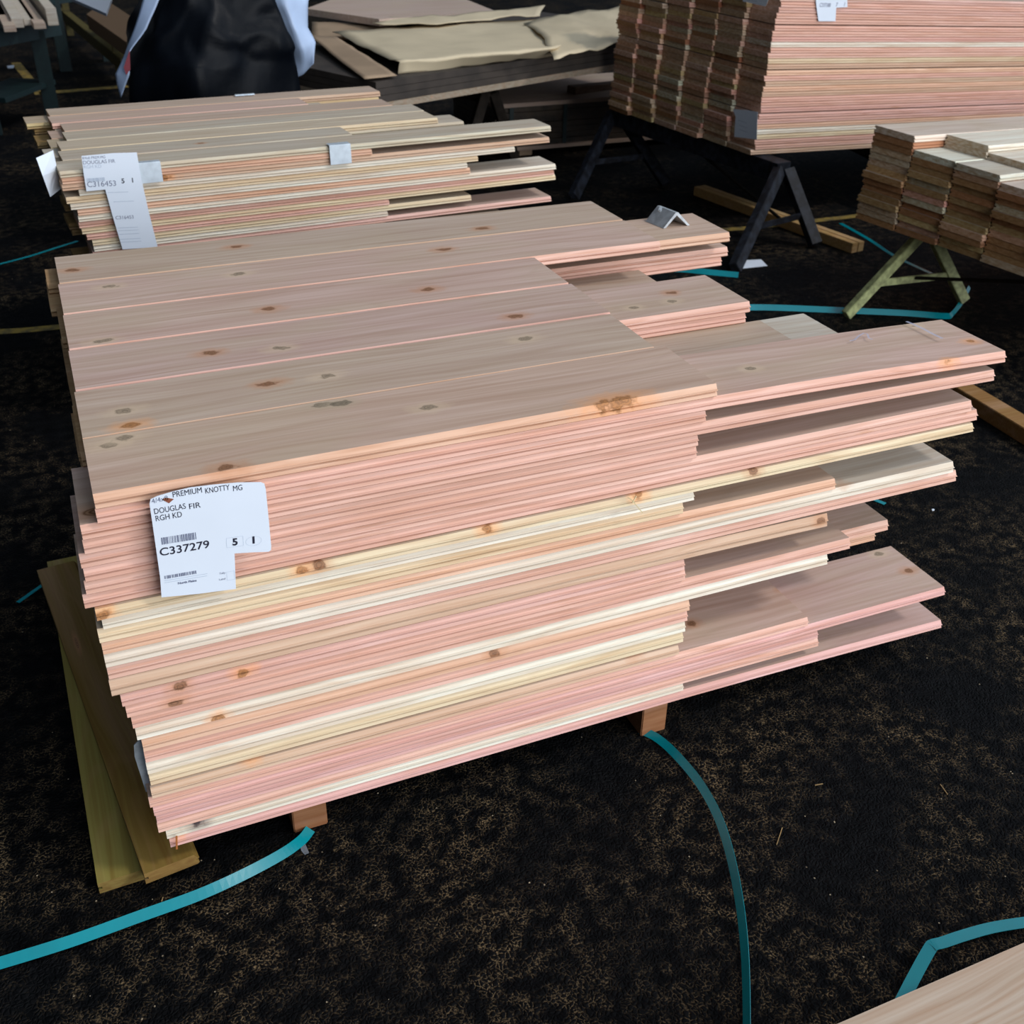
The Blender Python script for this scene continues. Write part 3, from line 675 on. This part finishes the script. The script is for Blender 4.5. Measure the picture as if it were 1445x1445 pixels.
out = [q3b(*p) for p in [(1036, 193), (1068, 197), (1069, 158), (1052, 155), (1034, 154), (1038, 165)]]
def rect_print(f, pts):
    its = []
    for (u, v) in pts:
        x, y = f(u, v); its.append(('poly', x, y, 0, [(0, 0), (0.06, 0), (0.06, 0.002), (0, 0.002)], M_PALE, 'fine_print'))
    return its
make_tag(O3b, -ey3, ez3, out, rect_print(q3b, [(1042, 170), (1043, 177), (1043, 183)]), 'crumpled pale tag low on the end of the tall stack', 'lumber tags')
out = [q3b(*p) for p in [(1048, 2), (1080, 9), (1088, -8), (1050, -14)]]
make_tag(O3b, -ey3, ez3, out, rect_print(q3b, [(1056, 0), (1058, -4)]), 'pale tag at the top of the sawn end of the tall stack', 'lumber tags')

# ---- fourth stack on a green sawhorse -----------------------------------
FR4 = Matrix.Translation((3.115, 1.060, 0.285)) @ Rz(0.245) @ Matrix.Rotation(0.078, 4, 'Y') @ Matrix.Rotation(0.048, 4, 'X')
SK4 = -0.02; G4 = 'boards of the stack on the green sawhorse'
CW4 = ['', 'nearest', 'second nearest', 'middle', 'second furthest', 'furthest']
for row in range(0, 6):
    nmax = {5: 15, 4: 13, 3: 13, 2: 12, 1: 12, 0: 12}[row]
    for n in range(nmax):
        y0 = (row - 1) * WB if row else -WB; y0 = (row - 1) * WB
        dxo = (row - 1) * WB * SK4 + random.choice([0, 0, 0.008, -0.012, 0.012]) - 0.003 * n
        c = random.choice('brtbrybqg')
        if row in (0,): c = random.choice('rtb')
        nm = 'lowest' if n == 0 else ('uppermost' if n == nmax - 1 else ORD[n + 1] + ' from bottom')
        cw = CW4[row] if row else 'outermost'
        board(FR4, dxo, 2.2, y0, n * T, WB - 0.001, T - 0.0006, c if n < nmax - 1 else 'w', f'{CN[c]} board {nm}, {cw} column, stack on green sawhorse', G4, jit=0.22)
# the loose upper layer, set back from the sawn ends
S4TOP = []
for row, back, nb, nn in ((4, 0.16, 13, 2), (3, 0.16, 13, 1), (2, 0.15, 12, 1), (1, 0.15, 12, 1)):
    for j in range(nn):
        ob4 = board(FR4, (row - 1) * WB * SK4 + back, 2.2, (row - 1) * WB, (nb + j) * T, WB - 0.001, T - 0.0006, 'w', f'pale set-back board, layer {["one", "two"][j]} above {CW4[row]} column, stack on green sawhorse', G4)
        ob4.data.materials[0] = M_EDGE
def s4z(x, y):
    p = FR4.inverted() @ Vector((x, y, 0)); return (FR4 @ Vector((p.x, p.y, 0))).z
f4 = [on(1190, 450, 2, 0), on(1362, 430, 2, 0)]
l1 = on(1285, 329, 2, 0.272); l2 = on(1328, 341, 2, 0.268)
ta = Vector(((l1.x + l2.x) / 2, (l1.y + l2.y) / 2, 0)); tb = Vector((ta.x + 0.27, 0.62, 0)); ta.z = s4z(ta.x, ta.y) - 0.004; tb.z = s4z(tb.x, tb.y) - 0.004
sawhorse(ta, tb, [f4[0], f4[1], Vector((3.00, 0.55, 0)), Vector((3.60, 0.50, 0))], M_GREENP, (0.040, 0.03), (0.045, 0.03), 'chipped yellow-green sawhorse under the stack at right', 'green sawhorses', spread=abs(l2.x - l1.x) / 2)

# ---- timbers, straps and scraps on the floor ----------------------------
def timber(a, b, w, h, col, lab, grp=None, zc=0.0):
    me = beam_mesh(Vector((a.x, a.y, h / 2 + 0.0005 + zc)), Vector((b.x, b.y, h / 2 + 0.0005 + zc)), w, h, bev=0.002)
    o = link('square_timber', me, [M_SLP]); o.color = (*col, 1); tag(o, lab, 'timber', grp); return o
def off(a, b, s):
    d = (b - a).normalized(); return Vector((-d.y, d.x, 0)) * s
A = on(982, 275, 2, 0); B = on(1205, 357, 2, 0); o_ = off(A, B, 0.022)
timber(A, B, 0.036, 0.045, (0.50, 0.33, 0.13), 'brown timber on the floor under the black sawhorse, nearer of the pair', 'timbers under the black sawhorse')
timber(A + o_ * 1.8, B + o_ * 1.8, 0.036, 0.045, (0.52, 0.36, 0.16), 'brown timber on the floor under the black sawhorse, farther of the pair', 'timbers under the black sawhorse')
A = on(1350, 560, 2, 0); B = on(1480, 640, 2, 0)
timber(A, B, 0.07, 0.05, (0.30, 0.17, 0.06), 'thick brown timber on the floor at the right picture edge')
def strap(pts, w, lab, twist=None, grp='teal packing straps'):
    """pts: list of 3D points on the strap centre line; cross direction horizontal unless a twist (radians) is given"""
    P = [Vector(p) for p in pts]; Q = []
    for i in range(len(P) - 1):                                   # smooth by Catmull-Rom
        p0, p1, p2, p3 = P[max(i - 1, 0)], P[i], P[i + 1], P[min(i + 2, len(P) - 1)]
        for s in range(6):
            u = s / 6; Q.append(0.5 * ((2 * p1) + (p2 - p0) * u + (2 * p0 - 5 * p1 + 4 * p2 - p3) * u * u + (3 * p1 - p0 - 3 * p2 + p3) * u ** 3))
    Q.append(P[-1]); vs = []; fs = []; th = 0.0009
    for i, p in enumerate(Q):
        d = (Q[min(i + 1, len(Q) - 1)] - Q[max(i - 1, 0)]).normalized(); s = d.cross(Vector((0, 0, 1))).normalized()
        tw = twist[0] + (twist[1] - twist[0]) * i / (len(Q) - 1) if twist else 0
        s = Matrix.Rotation(tw, 3, d) @ s; nn = s.cross(d).normalized()
        vs += [p + s * w / 2 + nn * th / 2, p - s * w / 2 + nn * th / 2, p - s * w / 2 - nn * th / 2, p + s * w / 2 - nn * th / 2]
        if i:
            k = 4 * i
            for j in range(4): fs.append((k - 4 + j, k - 4 + (j + 1) % 4, k + (j + 1) % 4, k + j))
    fs += [(0, 1, 2, 3), (len(vs) - 1, len(vs) - 2, len(vs) - 3, len(vs) - 4)]
    o = link('packing_strap', mesh(vs, fs), [M_STRAP]); tag(o, lab, 'strap', grp); return o
def gp(u, v, z=0.002): return on(u, v, 2, z)
strap([gp(438, 1170, 0.006), gp(425, 1186, 0.012), gp(395, 1207, 0.02), gp(340, 1236, 0.03), gp(280, 1263, 0.035), gp(200, 1292, 0.03), gp(100, 1328, 0.02), gp(0, 1359, 0.012), gp(-60, 1376, 0.006)], 0.019, 'teal strap curving from the left sleeper to the left picture edge', twist=(-0.45, -0.75))
strap([gp(903, 1030, 0.004), gp(925, 1040, 0.008), gp(950, 1061, 0.010), gp(985, 1102, 0.012), gp(1012, 1150, 0.012), gp(1030, 1205, 0.012), gp(1043, 1270, 0.012), gp(1050, 1330, 0.01), gp(1053, 1390, 0.009), gp(1054, 1470, 0.008)], 0.017, 'teal strap arcing from the right sleeper to the bottom picture edge', twist=(0.5, 1.0))
strap([gp(1240, 1480, 0.010), gp(1268, 1422, 0.012), gp(1292, 1375, 0.02), gp(1312, 1339, 0.028), gp(1318, 1333, 0.030), gp(1330, 1330, 0.030), gp(1360, 1320, 0.028), gp(1400, 1309, 0.024), gp(1450, 1301, 0.02), gp(1500, 1296, 0.015)], 0.020, 'teal strap with a sharp fold at the lower right of the floor')
strap([gp(915, 379, .012), gp(960, 380, .012), gp(1000, 384, .012), gp(1042, 388, .012)], 0.024, 'short teal strap end on the floor beneath the steel angle', twist=(1.0, 1.0))
strap([gp(1030, 434, .011), gp(1090, 434, .011), gp(1190, 438, .011), gp(1280, 442, .011), gp(1333, 446, .010), gp(1345, 443, 0.004), gp(1358, 425, 0.006), gp(1369, 406)], 0.024, 'long teal strap on the floor in front of the green sawhorse', twist=(1.0, 0.8))
strap([gp(1186, 315), gp(1225, 337), gp(1262, 361), gp(1310, 384), gp(1345, 398)], 0.022, 'teal strap on the floor behind the green sawhorse')
strap([gp(1205, 690), gp(1225, 701), gp(1249, 711)], 0.014, 'short teal strap end on floor beyond the stepped boards')
strap([gp(-10, 375), gp(40, 362), gp(78, 350), gp(110, 340)], 0.016, 'dull teal strap at left of the second stack')
strap([gp(25, 850), gp(45, 836), gp(62, 824)], 0.010, 'small dull teal strap end left of the lying brown board')
P = [gp(1045, 379, 0.003), gp(1083, 375, 0.003), gp(1074, 366, 0.010), gp(1053, 367, 0.010)]
o = link('paper_scrap', slab_mesh(P, 0.001, Vector((0, 0, -1))), [M_PAPER]); tag(o, 'white paper scrap on the floor beside the black sawhorse foot', 'paper')
o = link('paper_scrap', slab_mesh([gp(1315, 718, .002), gp(1318.5, 718, .002), gp(1318.5, 720, .002), gp(1315.5, 720.5, .002)], 0.001, Vector((0, 0, -1))), [M_PAPER]); tag(o, 'tiny white speck of paper on the floor right of the near stack', 'paper')
M_SPL = simple('fresh_wood_splinter', (0.34, 0.22, 0.09), 0.8, noise=0.3)
for k, (a, b, lab) in enumerate([((1096, 1192), (1104, 1168), 'thin wood splinter on the floor beside the arcing teal strap'), ((1327, 1107), (1337, 1121), 'curved pale wood splinter on the floor at right'), ((1150, 1108), (1161, 1106), 'small pale splinter on the floor below the stepped boards'), ((228, 1272), (230, 1266), 'tiny wood chip on the floor above the left strap')]):
    o = link('wood_splinter', beam_mesh(gp(*a), gp(*b), 0.0015, 0.0015, bev=0), [M_SPL]); tag(o, lab, 'splinter', 'wood splinters on the floor')
o = link('plastic_scrap', slab_mesh([gp(424, 1192, .003), gp(431, 1191, .003), gp(436, 1203, .006), gp(430, 1206, .002), gp(425, 1200, .004)], 0.001, Vector((0, 0, -1))), [simple('clear_plastic', (0.35, 0.38, 0.42), 0.2, trans=0.45)]); tag(o, 'crumpled clear plastic scrap on the floor under the left strap', 'plastic')
# splinter hanging from the bottom board, and the frayed knot fibre
o = main_boards[30]; inv = o.matrix_world.inverted()
c_ = link('torn_splinter', beam_mesh(inv @ on(249, 1180, 1, -0.018), inv @ on(249.5, 1198, 1, -0.018), 0.003, 0.002, up=Vector((0, 1, 0)), bev=0), [simple('orange_splinter', (0.40, 0.13, 0.03), 0.7)], o); c_['label'] = 'orange torn splinter'
o = main_boards[9]; inv = o.matrix_world.inverted()
for (a, b) in (((890, 704), (907, 724)), ((886, 702), (896, 709)), ((898, 700), (892, 710))):
    c_ = link('wood_fibre', beam_mesh(inv @ on(*a, 1, -0.010), inv @ on(*b, 1, -0.016), 0.0015, 0.0012, up=Vector((0, 1, 0)), bev=0), [simple('pale_fibre', (0.62, 0.50, 0.28), 0.8)], o)

# foreground boards at the lower right
for (x0, x1, y1, z, c, lab) in ((0.3, 2.4, on(1445, 1330, 2, 0.122).y, 0.0985, 'w', 'pale top board in the bottom right picture corner'), (0.34, x_at(1364, on(1445, 1330, 2, 0.122).y, 0.10), on(1445, 1330, 2, 0.122).y + 0.004, 0.075, 'c', 'board peeking out beneath the pale corner board')):
    M = Matrix.Translation((0, y1, 0)) @ Matrix.Scale(-1, 4, (0, 1, 0))
    bo = board(Matrix.Identity(4), x0, x1, y1 - WB, z, WB, 0.0233, c, lab, 'boards in the bottom right corner')
    bo.color = (0.52, 0.43, 0.34, 1); bo.data.materials[0] = M_EDGE
me = beam_mesh((0.8, on(1445, 1330, 2, 0.122).y - 0.30, 0.0372), (0.8, on(1445, 1330, 2, 0.122).y - 0.03, 0.0372), 0.07, 0.0735); o = link('wooden_sleeper', me, [M_SLP]); o.color = (0.4, 0.22, 0.1, 1); tag(o, 'sleeper under the boards in the bottom right corner', 'timber')

# ---- painted floor lines -------------------------------------------------
def line_(pts, w, lab):
    vs = []; fs = []
    P = [Vector((p.x, p.y, 0.0008)) for p in pts]
    for i, p in enumerate(P):
        d = (P[min(i + 1, len(P) - 1)] - P[max(i - 1, 0)]).normalized(); s = Vector((-d.y, d.x, 0)) * w / 2
        vs += [p + s, p - s]
        if i: fs.append((2 * i - 2, 2 * i - 1, 2 * i + 1, 2 * i))
    o = link('floor_marking', mesh(vs, fs), [M_YELLOW]); tag(o, lab, 'floor marking', 'yellow floor lines')
line_([gp(22, 88), gp(40, 110), gp(57, 133)], 0.07, 'faded yellow floor line slanting at far left')
line_([gp(55, 131), gp(110, 127), gp(180, 121)], 0.10, 'thin faded yellow floor line running toward the black plastic bundle')
line_([gp(-40, 470), gp(40, 465), gp(110, 458)], 0.05, 'dim yellow floor line left of the near stack')
line_([gp(1000, 325), gp(1060, 321), gp(1220, 303)], 0.05, 'dim yellow floor line under the black sawhorse')

# ---- background: black plastic bundle with white wrap -------------------
def sheet(grid, th=0.002, wob=0.0, seed=0, sub=6):
    """bilinear patch between grid[rows][cols] of 3D points, with folds"""
    from mathutils import noise
    R, C_ = len(grid), len(grid[0]); nr = (R - 1) * sub + 1; nc = (C_ - 1) * sub + 1; vs = []
    for i in range(nr):
        a = i / sub; i0 = min(int(a), R - 2); fa = a - i0
        for j in range(nc):
            b = j / sub; j0 = min(int(b), C_ - 2); fb = b - j0
            p = (grid[i0][j0] * (1 - fb) + grid[i0][j0 + 1] * fb) * (1 - fa) + (grid[i0 + 1][j0] * (1 - fb) + grid[i0 + 1][j0 + 1] * fb) * fa
            if wob: p = p + noise.noise_vector(p * 6 + Vector((seed, 0, 0))) * wob + noise.noise_vector(p * 15 + Vector((seed, 5, 0))) * wob * 0.35
            vs.append(p)
    fs = [(i * nc + j, i * nc + j + 1, (i + 1) * nc + j + 1, (i + 1) * nc + j) for i in range(nr - 1) for j in range(nc - 1)]
    me = mesh(vs, fs, True); return me
def thick(o, th):
    md = o.modifiers.new('s', 'SOLIDIFY'); md.thickness = th; md.offset = -1; return o
yb = 3.5
def by(u, v, y=yb): return on(u, v, 1, y)
left = [by(172, 150), by(185, 100), by(212, 45), by(240, -12), by(262, -60, 3.55)]
mid = [by(280, 150, 3.40), by(285, 100, 3.38), by(290, 45, 3.42), by(300, -12, 3.5), by(310, -60, 3.6)]
right = [by(424, 150), by(422, 100), by(418, 60), by(385, -5), by(350, -60, 3.55)]
left[0].z = mid[0].z = right[0].z = 0.02
g = []
for l_, m_, r_ in zip(left, mid, right):
    back = Vector((0.1, 1.1, 0)); g.append([l_ + back, l_ + Vector((0.0, 0.06, 0)), (l_ + m_) / 2, m_, (m_ + r_) / 2, r_, r_ + back])
g.append([g[-1][0]] + [p + Vector((0, 0.7, 0.02)) for p in g[-1][1:6]] + [g[-1][6]])
r = empty('wrapped_bundle', (0, 0, 0))
o = link('black_plastic_cover', sheet(g, wob=0.035, seed=3, sub=8), [M_PLASTIC], r)
me = beam_mesh((g[0][3].x + 0.12, 3.75, 0.42), (g[0][3].x + 0.2, 4.7, 0.42), 0.45, 0.70); link('wrapped_lumber', me, [M_KRAFTD], r)
w1 = [[by(165, 118, 3.47), by(171, 138, 3.44)], [by(163, 104, 3.46), by(183, 105, 3.41)], [by(178, 76, 3.47), by(184, 74, 3.42)], [by(192, 35, 3.47), by(207, 40, 3.42)], [by(206, -10, 3.47), by(228, -6, 3.43)]]
o = thick(link('white_wrap', sheet(w1, wob=0.006, seed=9), [M_WRAP], r), 0.003); o['label'] = 'white lumber wrap'
w2_ = [[by(408, 112, 3.60), by(425, 103, 3.56), by(441, 88, 3.52)], [by(405, 75, 3.60), by(430, 70, 3.50), by(446, 60, 3.54)], [by(388, 40, 3.6), by(415, 40, 3.50), by(436, 38, 3.56)], [by(370, 5, 3.6), by(400, 5, 3.52), by(436, 4, 3.6)], [by(350, -40, 3.62), by(400, -30, 3.56), by(445, -30, 3.7)]]
o = thick(link('white_wrap', sheet(w2_, wob=0.02, seed=4), [M_WRAP], r), 0.003); o['label'] = 'white lumber wrap'
P = [by(174.5, 95, 3.405), by(178, 106, 3.40), by(184, 98, 3.40), by(183, 70, 3.41)]
link('red_print', slab_mesh(P, 0.001, Vector((0, 1, 0))), [M_RED], r)
tag(r, 'bundle draped in crumpled black plastic with white wrap, behind the second stack', 'bundle')

# ---- background: pile covered with kraft sheets -------------------------
HK = 0.66
def kp(u, v, z=HK): return on(u, v, 2, z)
G5 = 'panels under the kraft sheets'
fl_ = kp(535, 112); fr_ = kp(872, 62); d = (fr_ - fl_).normalized(); yawk = math.atan2(d.y, d.x)
FK = Matrix.Translation((fl_.x, fl_.y, 0)) @ Rz(yawk)
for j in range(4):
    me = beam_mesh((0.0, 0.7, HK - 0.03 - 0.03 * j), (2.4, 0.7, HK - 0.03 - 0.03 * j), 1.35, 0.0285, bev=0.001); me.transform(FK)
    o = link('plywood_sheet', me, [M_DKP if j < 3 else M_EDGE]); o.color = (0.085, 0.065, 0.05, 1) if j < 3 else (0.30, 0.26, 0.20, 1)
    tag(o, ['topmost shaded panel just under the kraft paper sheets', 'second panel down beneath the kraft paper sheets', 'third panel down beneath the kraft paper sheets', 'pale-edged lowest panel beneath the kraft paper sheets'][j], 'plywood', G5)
for x in (0.22, 0.82):
    a = FK @ Vector((x, 0.15, HK - 0.136)); b = FK @ Vector((x, 1.25, HK - 0.136)); e = FK.to_3x3() @ Vector((0.25, 0, 0))
    sawhorse(a, b, [Vector((a.x - e.x, a.y - e.y, 0)), Vector((a.x + e.x, a.y + e.y, 0)), Vector((b.x - e.x, b.y - e.y, 0)), Vector((b.x + e.x, b.y + e.y, 0))], M_RUST, (0.05, 0.04), (0.08, 0.08), 'dark sawhorse under the %s of the kraft-covered pile' % ('left' if x < 0.3 else 'right'), 'sawhorses under the kraft-covered pile', brace=False)
s = sheet([[kp(562, 107, HK - 0.02), kp(640, 97, HK - 0.02), kp(720, 88, HK - 0.02), kp(790, 79, HK - 0.02)],
           [kp(565, 89, HK + 0.035), kp(640, 82, HK + 0.035), kp(720, 76, HK + 0.035), kp(788, 68, HK + 0.035)],
           [kp(520, 70, HK + 0.03), kp(625, 60, HK + 0.04), kp(715, 52, HK + 0.04), kp(800, 45, HK + 0.05)],
           [kp(470, 45, HK + 0.03), kp(595, 35, HK + 0.05), kp(700, 30, HK + 0.05), kp(790, 26, HK + 0.05)]], wob=0.012, seed=2)
r = empty('kraft_sheet', (0, 0, 0)); thick(link('paper_sheet', s, [M_KRAFT], r), 0.003); tag(r, 'large tan kraft sheet with a folded-down front edge on the far pile', 'cardboard', 'kraft sheets on the far pile')
def ksheet(g, lab, mat=M_KRAFT, wob=0.012, seed=1):
    o = thick(link('kraft_sheet', sheet(g, wob=wob, seed=seed), [mat]), 0.003); tag(o, lab, 'cardboard', 'kraft sheets on the far pile')
ksheet([[kp(515, 112, HK), kp(560, 106, HK)], [kp(478, 84, HK + 0.01), kp(520, 80, HK + 0.02)], [kp(436, 49, HK + 0.03), kp(475, 52, HK + 0.025)]], 'brown cardboard strip slanting down at the left of the far pile', M_KRAFTD, 0.004)
ksheet([[kp(780, 82, HK + 0.01), kp(830, 74, HK + 0.01), kp(885, 60, HK + 0.01)], [kp(770, 55, HK + 0.05), kp(825, 45, HK + 0.06), kp(885, 35, HK + 0.04)], [kp(740, 32, HK + 0.06), kp(800, 20, HK + 0.08), kp(885, 8, HK + 0.08)]], 'tan kraft sheet at the right of the far pile, catching light', M_KRAFT, 0.02, 5)
ksheet([[kp(525, 34, HK + 0.06), kp(620, 33, HK + 0.07), kp(705, 25, HK + 0.07), kp(760, 20, HK + 0.08)], [kp(540, 26, HK + 0.07), kp(625, 22, HK + 0.08), kp(705, 14, HK + 0.09), kp(770, 8, HK + 0.10)]], 'curled kraft sheet behind the large one on the far pile', M_KRAFT, 0.015, 8)
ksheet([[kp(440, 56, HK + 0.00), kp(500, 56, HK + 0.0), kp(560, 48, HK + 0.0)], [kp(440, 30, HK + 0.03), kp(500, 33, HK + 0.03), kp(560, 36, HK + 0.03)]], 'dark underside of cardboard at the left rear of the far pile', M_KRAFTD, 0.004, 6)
a = kp(440, 16, HK + 0.05)
for k, (p, q, c, lab) in enumerate([((436, 9), (500, 27), 'd', 'shaded brown end board on the far pile'),]):
    pass
M_PK = M_FACE
pts = [(432, 12), (535, 27), (700, 16), (640, -8), (470, -2)]
o = link('plywood_sheet', slab_mesh([kp(u, v, HK + 0.075) for u, v in pts], 0.035, Vector((0, 0, -1))), [M_FACE]); o.color = (0.62, 0.46, 0.38, 1); tag(o, 'pinkish boards panel lying at the back of the far pile', 'plywood')
# grey cardboard flap at lower left of the pile
o = thick(link('kraft_sheet', sheet([[kp(420, 118, 0.55), kp(470, 116, 0.55)], [kp(425, 92, 0.6), kp(500, 85, 0.6)]], wob=0.01), [simple('grey_cardboard', (0.18, 0.16, 0.12), 0.8)]), 0.003); tag(o, 'dull grey cardboard flap between black bundle and far pile', 'cardboard', 'kraft sheets on the far pile')

# ---- background: film-wrapped pack of boards on the floor ---------------
ya = 4.55
a = on(700, 150, 1, ya); x0 = a.x
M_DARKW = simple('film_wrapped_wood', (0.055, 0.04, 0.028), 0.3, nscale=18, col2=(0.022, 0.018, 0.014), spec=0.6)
z_b = 0.06; z_t = on(740, 150, 1, ya).z
r = empty('wrapped_pack', (x0, ya, 0))
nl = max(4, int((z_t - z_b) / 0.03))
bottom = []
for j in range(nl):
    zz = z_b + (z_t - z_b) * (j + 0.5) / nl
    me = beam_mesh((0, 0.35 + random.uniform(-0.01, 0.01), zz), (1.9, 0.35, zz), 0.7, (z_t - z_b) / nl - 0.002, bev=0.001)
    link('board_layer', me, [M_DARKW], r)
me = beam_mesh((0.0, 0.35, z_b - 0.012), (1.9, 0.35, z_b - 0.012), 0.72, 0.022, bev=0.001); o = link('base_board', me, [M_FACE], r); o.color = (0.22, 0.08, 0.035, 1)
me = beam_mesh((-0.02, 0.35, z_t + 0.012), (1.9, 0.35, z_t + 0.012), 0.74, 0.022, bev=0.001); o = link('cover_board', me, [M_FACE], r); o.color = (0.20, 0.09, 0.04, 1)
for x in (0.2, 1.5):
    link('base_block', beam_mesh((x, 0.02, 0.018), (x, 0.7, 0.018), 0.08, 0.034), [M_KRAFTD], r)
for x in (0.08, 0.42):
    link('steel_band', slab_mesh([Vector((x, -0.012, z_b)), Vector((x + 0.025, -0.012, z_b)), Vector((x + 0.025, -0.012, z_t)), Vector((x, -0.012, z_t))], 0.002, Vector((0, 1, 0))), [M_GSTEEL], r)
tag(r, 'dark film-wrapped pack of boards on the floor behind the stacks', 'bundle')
me = beam_mesh(on(806, 128, 1, 4.7), on(960, 112, 1, 4.9), 0.08, 0.05); o = link('square_timber', me, [M_SLP]); o.color = (0.13, 0.08, 0.045, 1); tag(o, 'dark plank lying on the film-wrapped pack', 'timber')

# ---- background: lumber on a green rack, far left -----------------------
ZR = 0.62
def rp(u, v, z=ZR): return on(u, v, 2, z)
r = empty('steel_rack', (0, 0, 0))
a = rp(-60, 62, ZR - 0.09); b = rp(79, 37, ZR - 0.09)
link('rack_beam', beam_mesh(a, b, 0.08, 0.10), [M_GSTEEL], r)
up_ = Vector((0.55, 2.2, 0)); link('rack_beam', beam_mesh(a + up_, b + up_, 0.08, 0.10), [M_GSTEEL], r)
for p in (a.lerp(b, 0.15), a.lerp(b, 0.78), a.lerp(b, 0.15) + up_, a.lerp(b, 0.78) + up_):
    link('rack_post', beam_mesh(Vector((p.x, p.y, 0.001)), Vector((p.x, p.y, p.z)), 0.09, 0.09, up=Vector((0, 1, 0))), [M_GSTEEL], r)
link('rack_shelf', beam_mesh(a.lerp(b, 0.1) - Vector((0, 0, 0.32)), b - Vector((0.2, 0, 0.32)), 0.3, 0.03), [M_GSTEEL], r)
tag(r, 'dark green steel rack carrying lumber at the far left', 'rack')
ends = [((0, 22), (9, 20), 'w', 0.0), ((9, 37), (22, 35), 't', 0.0), ((22, 26), (32, 24), 'w', 0.02), ((33, 27), (49, 26), 'w', 0.0), ((52, 33), (64, 31), 't', 0.0), ((64, 12), (79, 11), 'w', 0.06)]
dirv = (rp(60, 0, ZR) - rp(78, 22, ZR)); dirv.z = 0; dirv.normalize()
LK = ['first', 'second', 'third', 'fourth', 'fifth', 'outermost']
for k, (e0, e1, c, dz_) in enumerate(ends):
    p = rp(*e0, ZR + dz_); q = rp(*e1, ZR + dz_); w = max(0.05, (q - p).length); ang = math.atan2(dirv.y, dirv.x) 
    M = Matrix.Translation((q.x, q.y, ZR - 0.04 + dz_ - 0.0)) @ Rz(ang)
    me = beam_mesh((0, w / 2, 0.02 - dz_ / 2), (2.6, w / 2, 0.02 - dz_ / 2), w * 0.96, 0.035 + dz_, bev=0.002); me.transform(M)
    o = link('lumber_board', me, [M_FACE]); o.color = (*TINT[c], 1); tag(o, f'{CN[c]} board on the green rack, {LK[k]} from the left', 'board', 'boards on the green rack')
# yellow rail with brown panels, and a white sheet above
r = empty('yellow_rack', (0, 0, 0))
a = rp(88, 18, 0.16); b = rp(178, 92, 0.16); link('rail', beam_mesh(a, b, 0.07, 0.09), [M_YSTEEL], r)
for t_ in (0.1, 0.9):
    p = a.lerp(b, t_); link('post', beam_mesh(Vector((p.x, p.y, 0.001)), Vector((p.x, p.y, 0.30)), 0.06, 0.06, up=Vector((0, 1, 0))), [M_YSTEEL], r)
tag(r, 'low yellow steel rack rail in the dark behind the black bundle', 'rack')
o = link('plywood_sheet', slab_mesh([rp(122, 20, 0.45), rp(182, 62, 0.45), rp(210, 40, 0.45), rp(150, 0, 0.45)], 0.10, Vector((0, 0, -1))), [simple('orange_brown_panel', (0.10, 0.055, 0.022), 0.8)]); tag(o, 'orange-brown panels on the yellow rack', 'plywood')
o = link('white_sheet', slab_mesh([rp(88, -8, 0.9), rp(150, 19, 0.9), rp(158, -4, 0.9), rp(120, -30, 0.9)], 0.012, Vector((0, 0, -1))), [simple('pale_wrap', (0.36, 0.40, 0.46), 0.5)]); tag(o, 'pale wrapped pack at the top edge, far left', 'bundle')
o = link('plastic_scrap', slab_mesh([rp(10, 93, 0.003), rp(20, 92, 0.003), rp(19, 96, 0.003), rp(11, 96, 0.003)], 0.002, Vector((0, 0, -1))), [M_PAPER]); tag(o, 'white scrap on the floor below the green rack', 'paper')
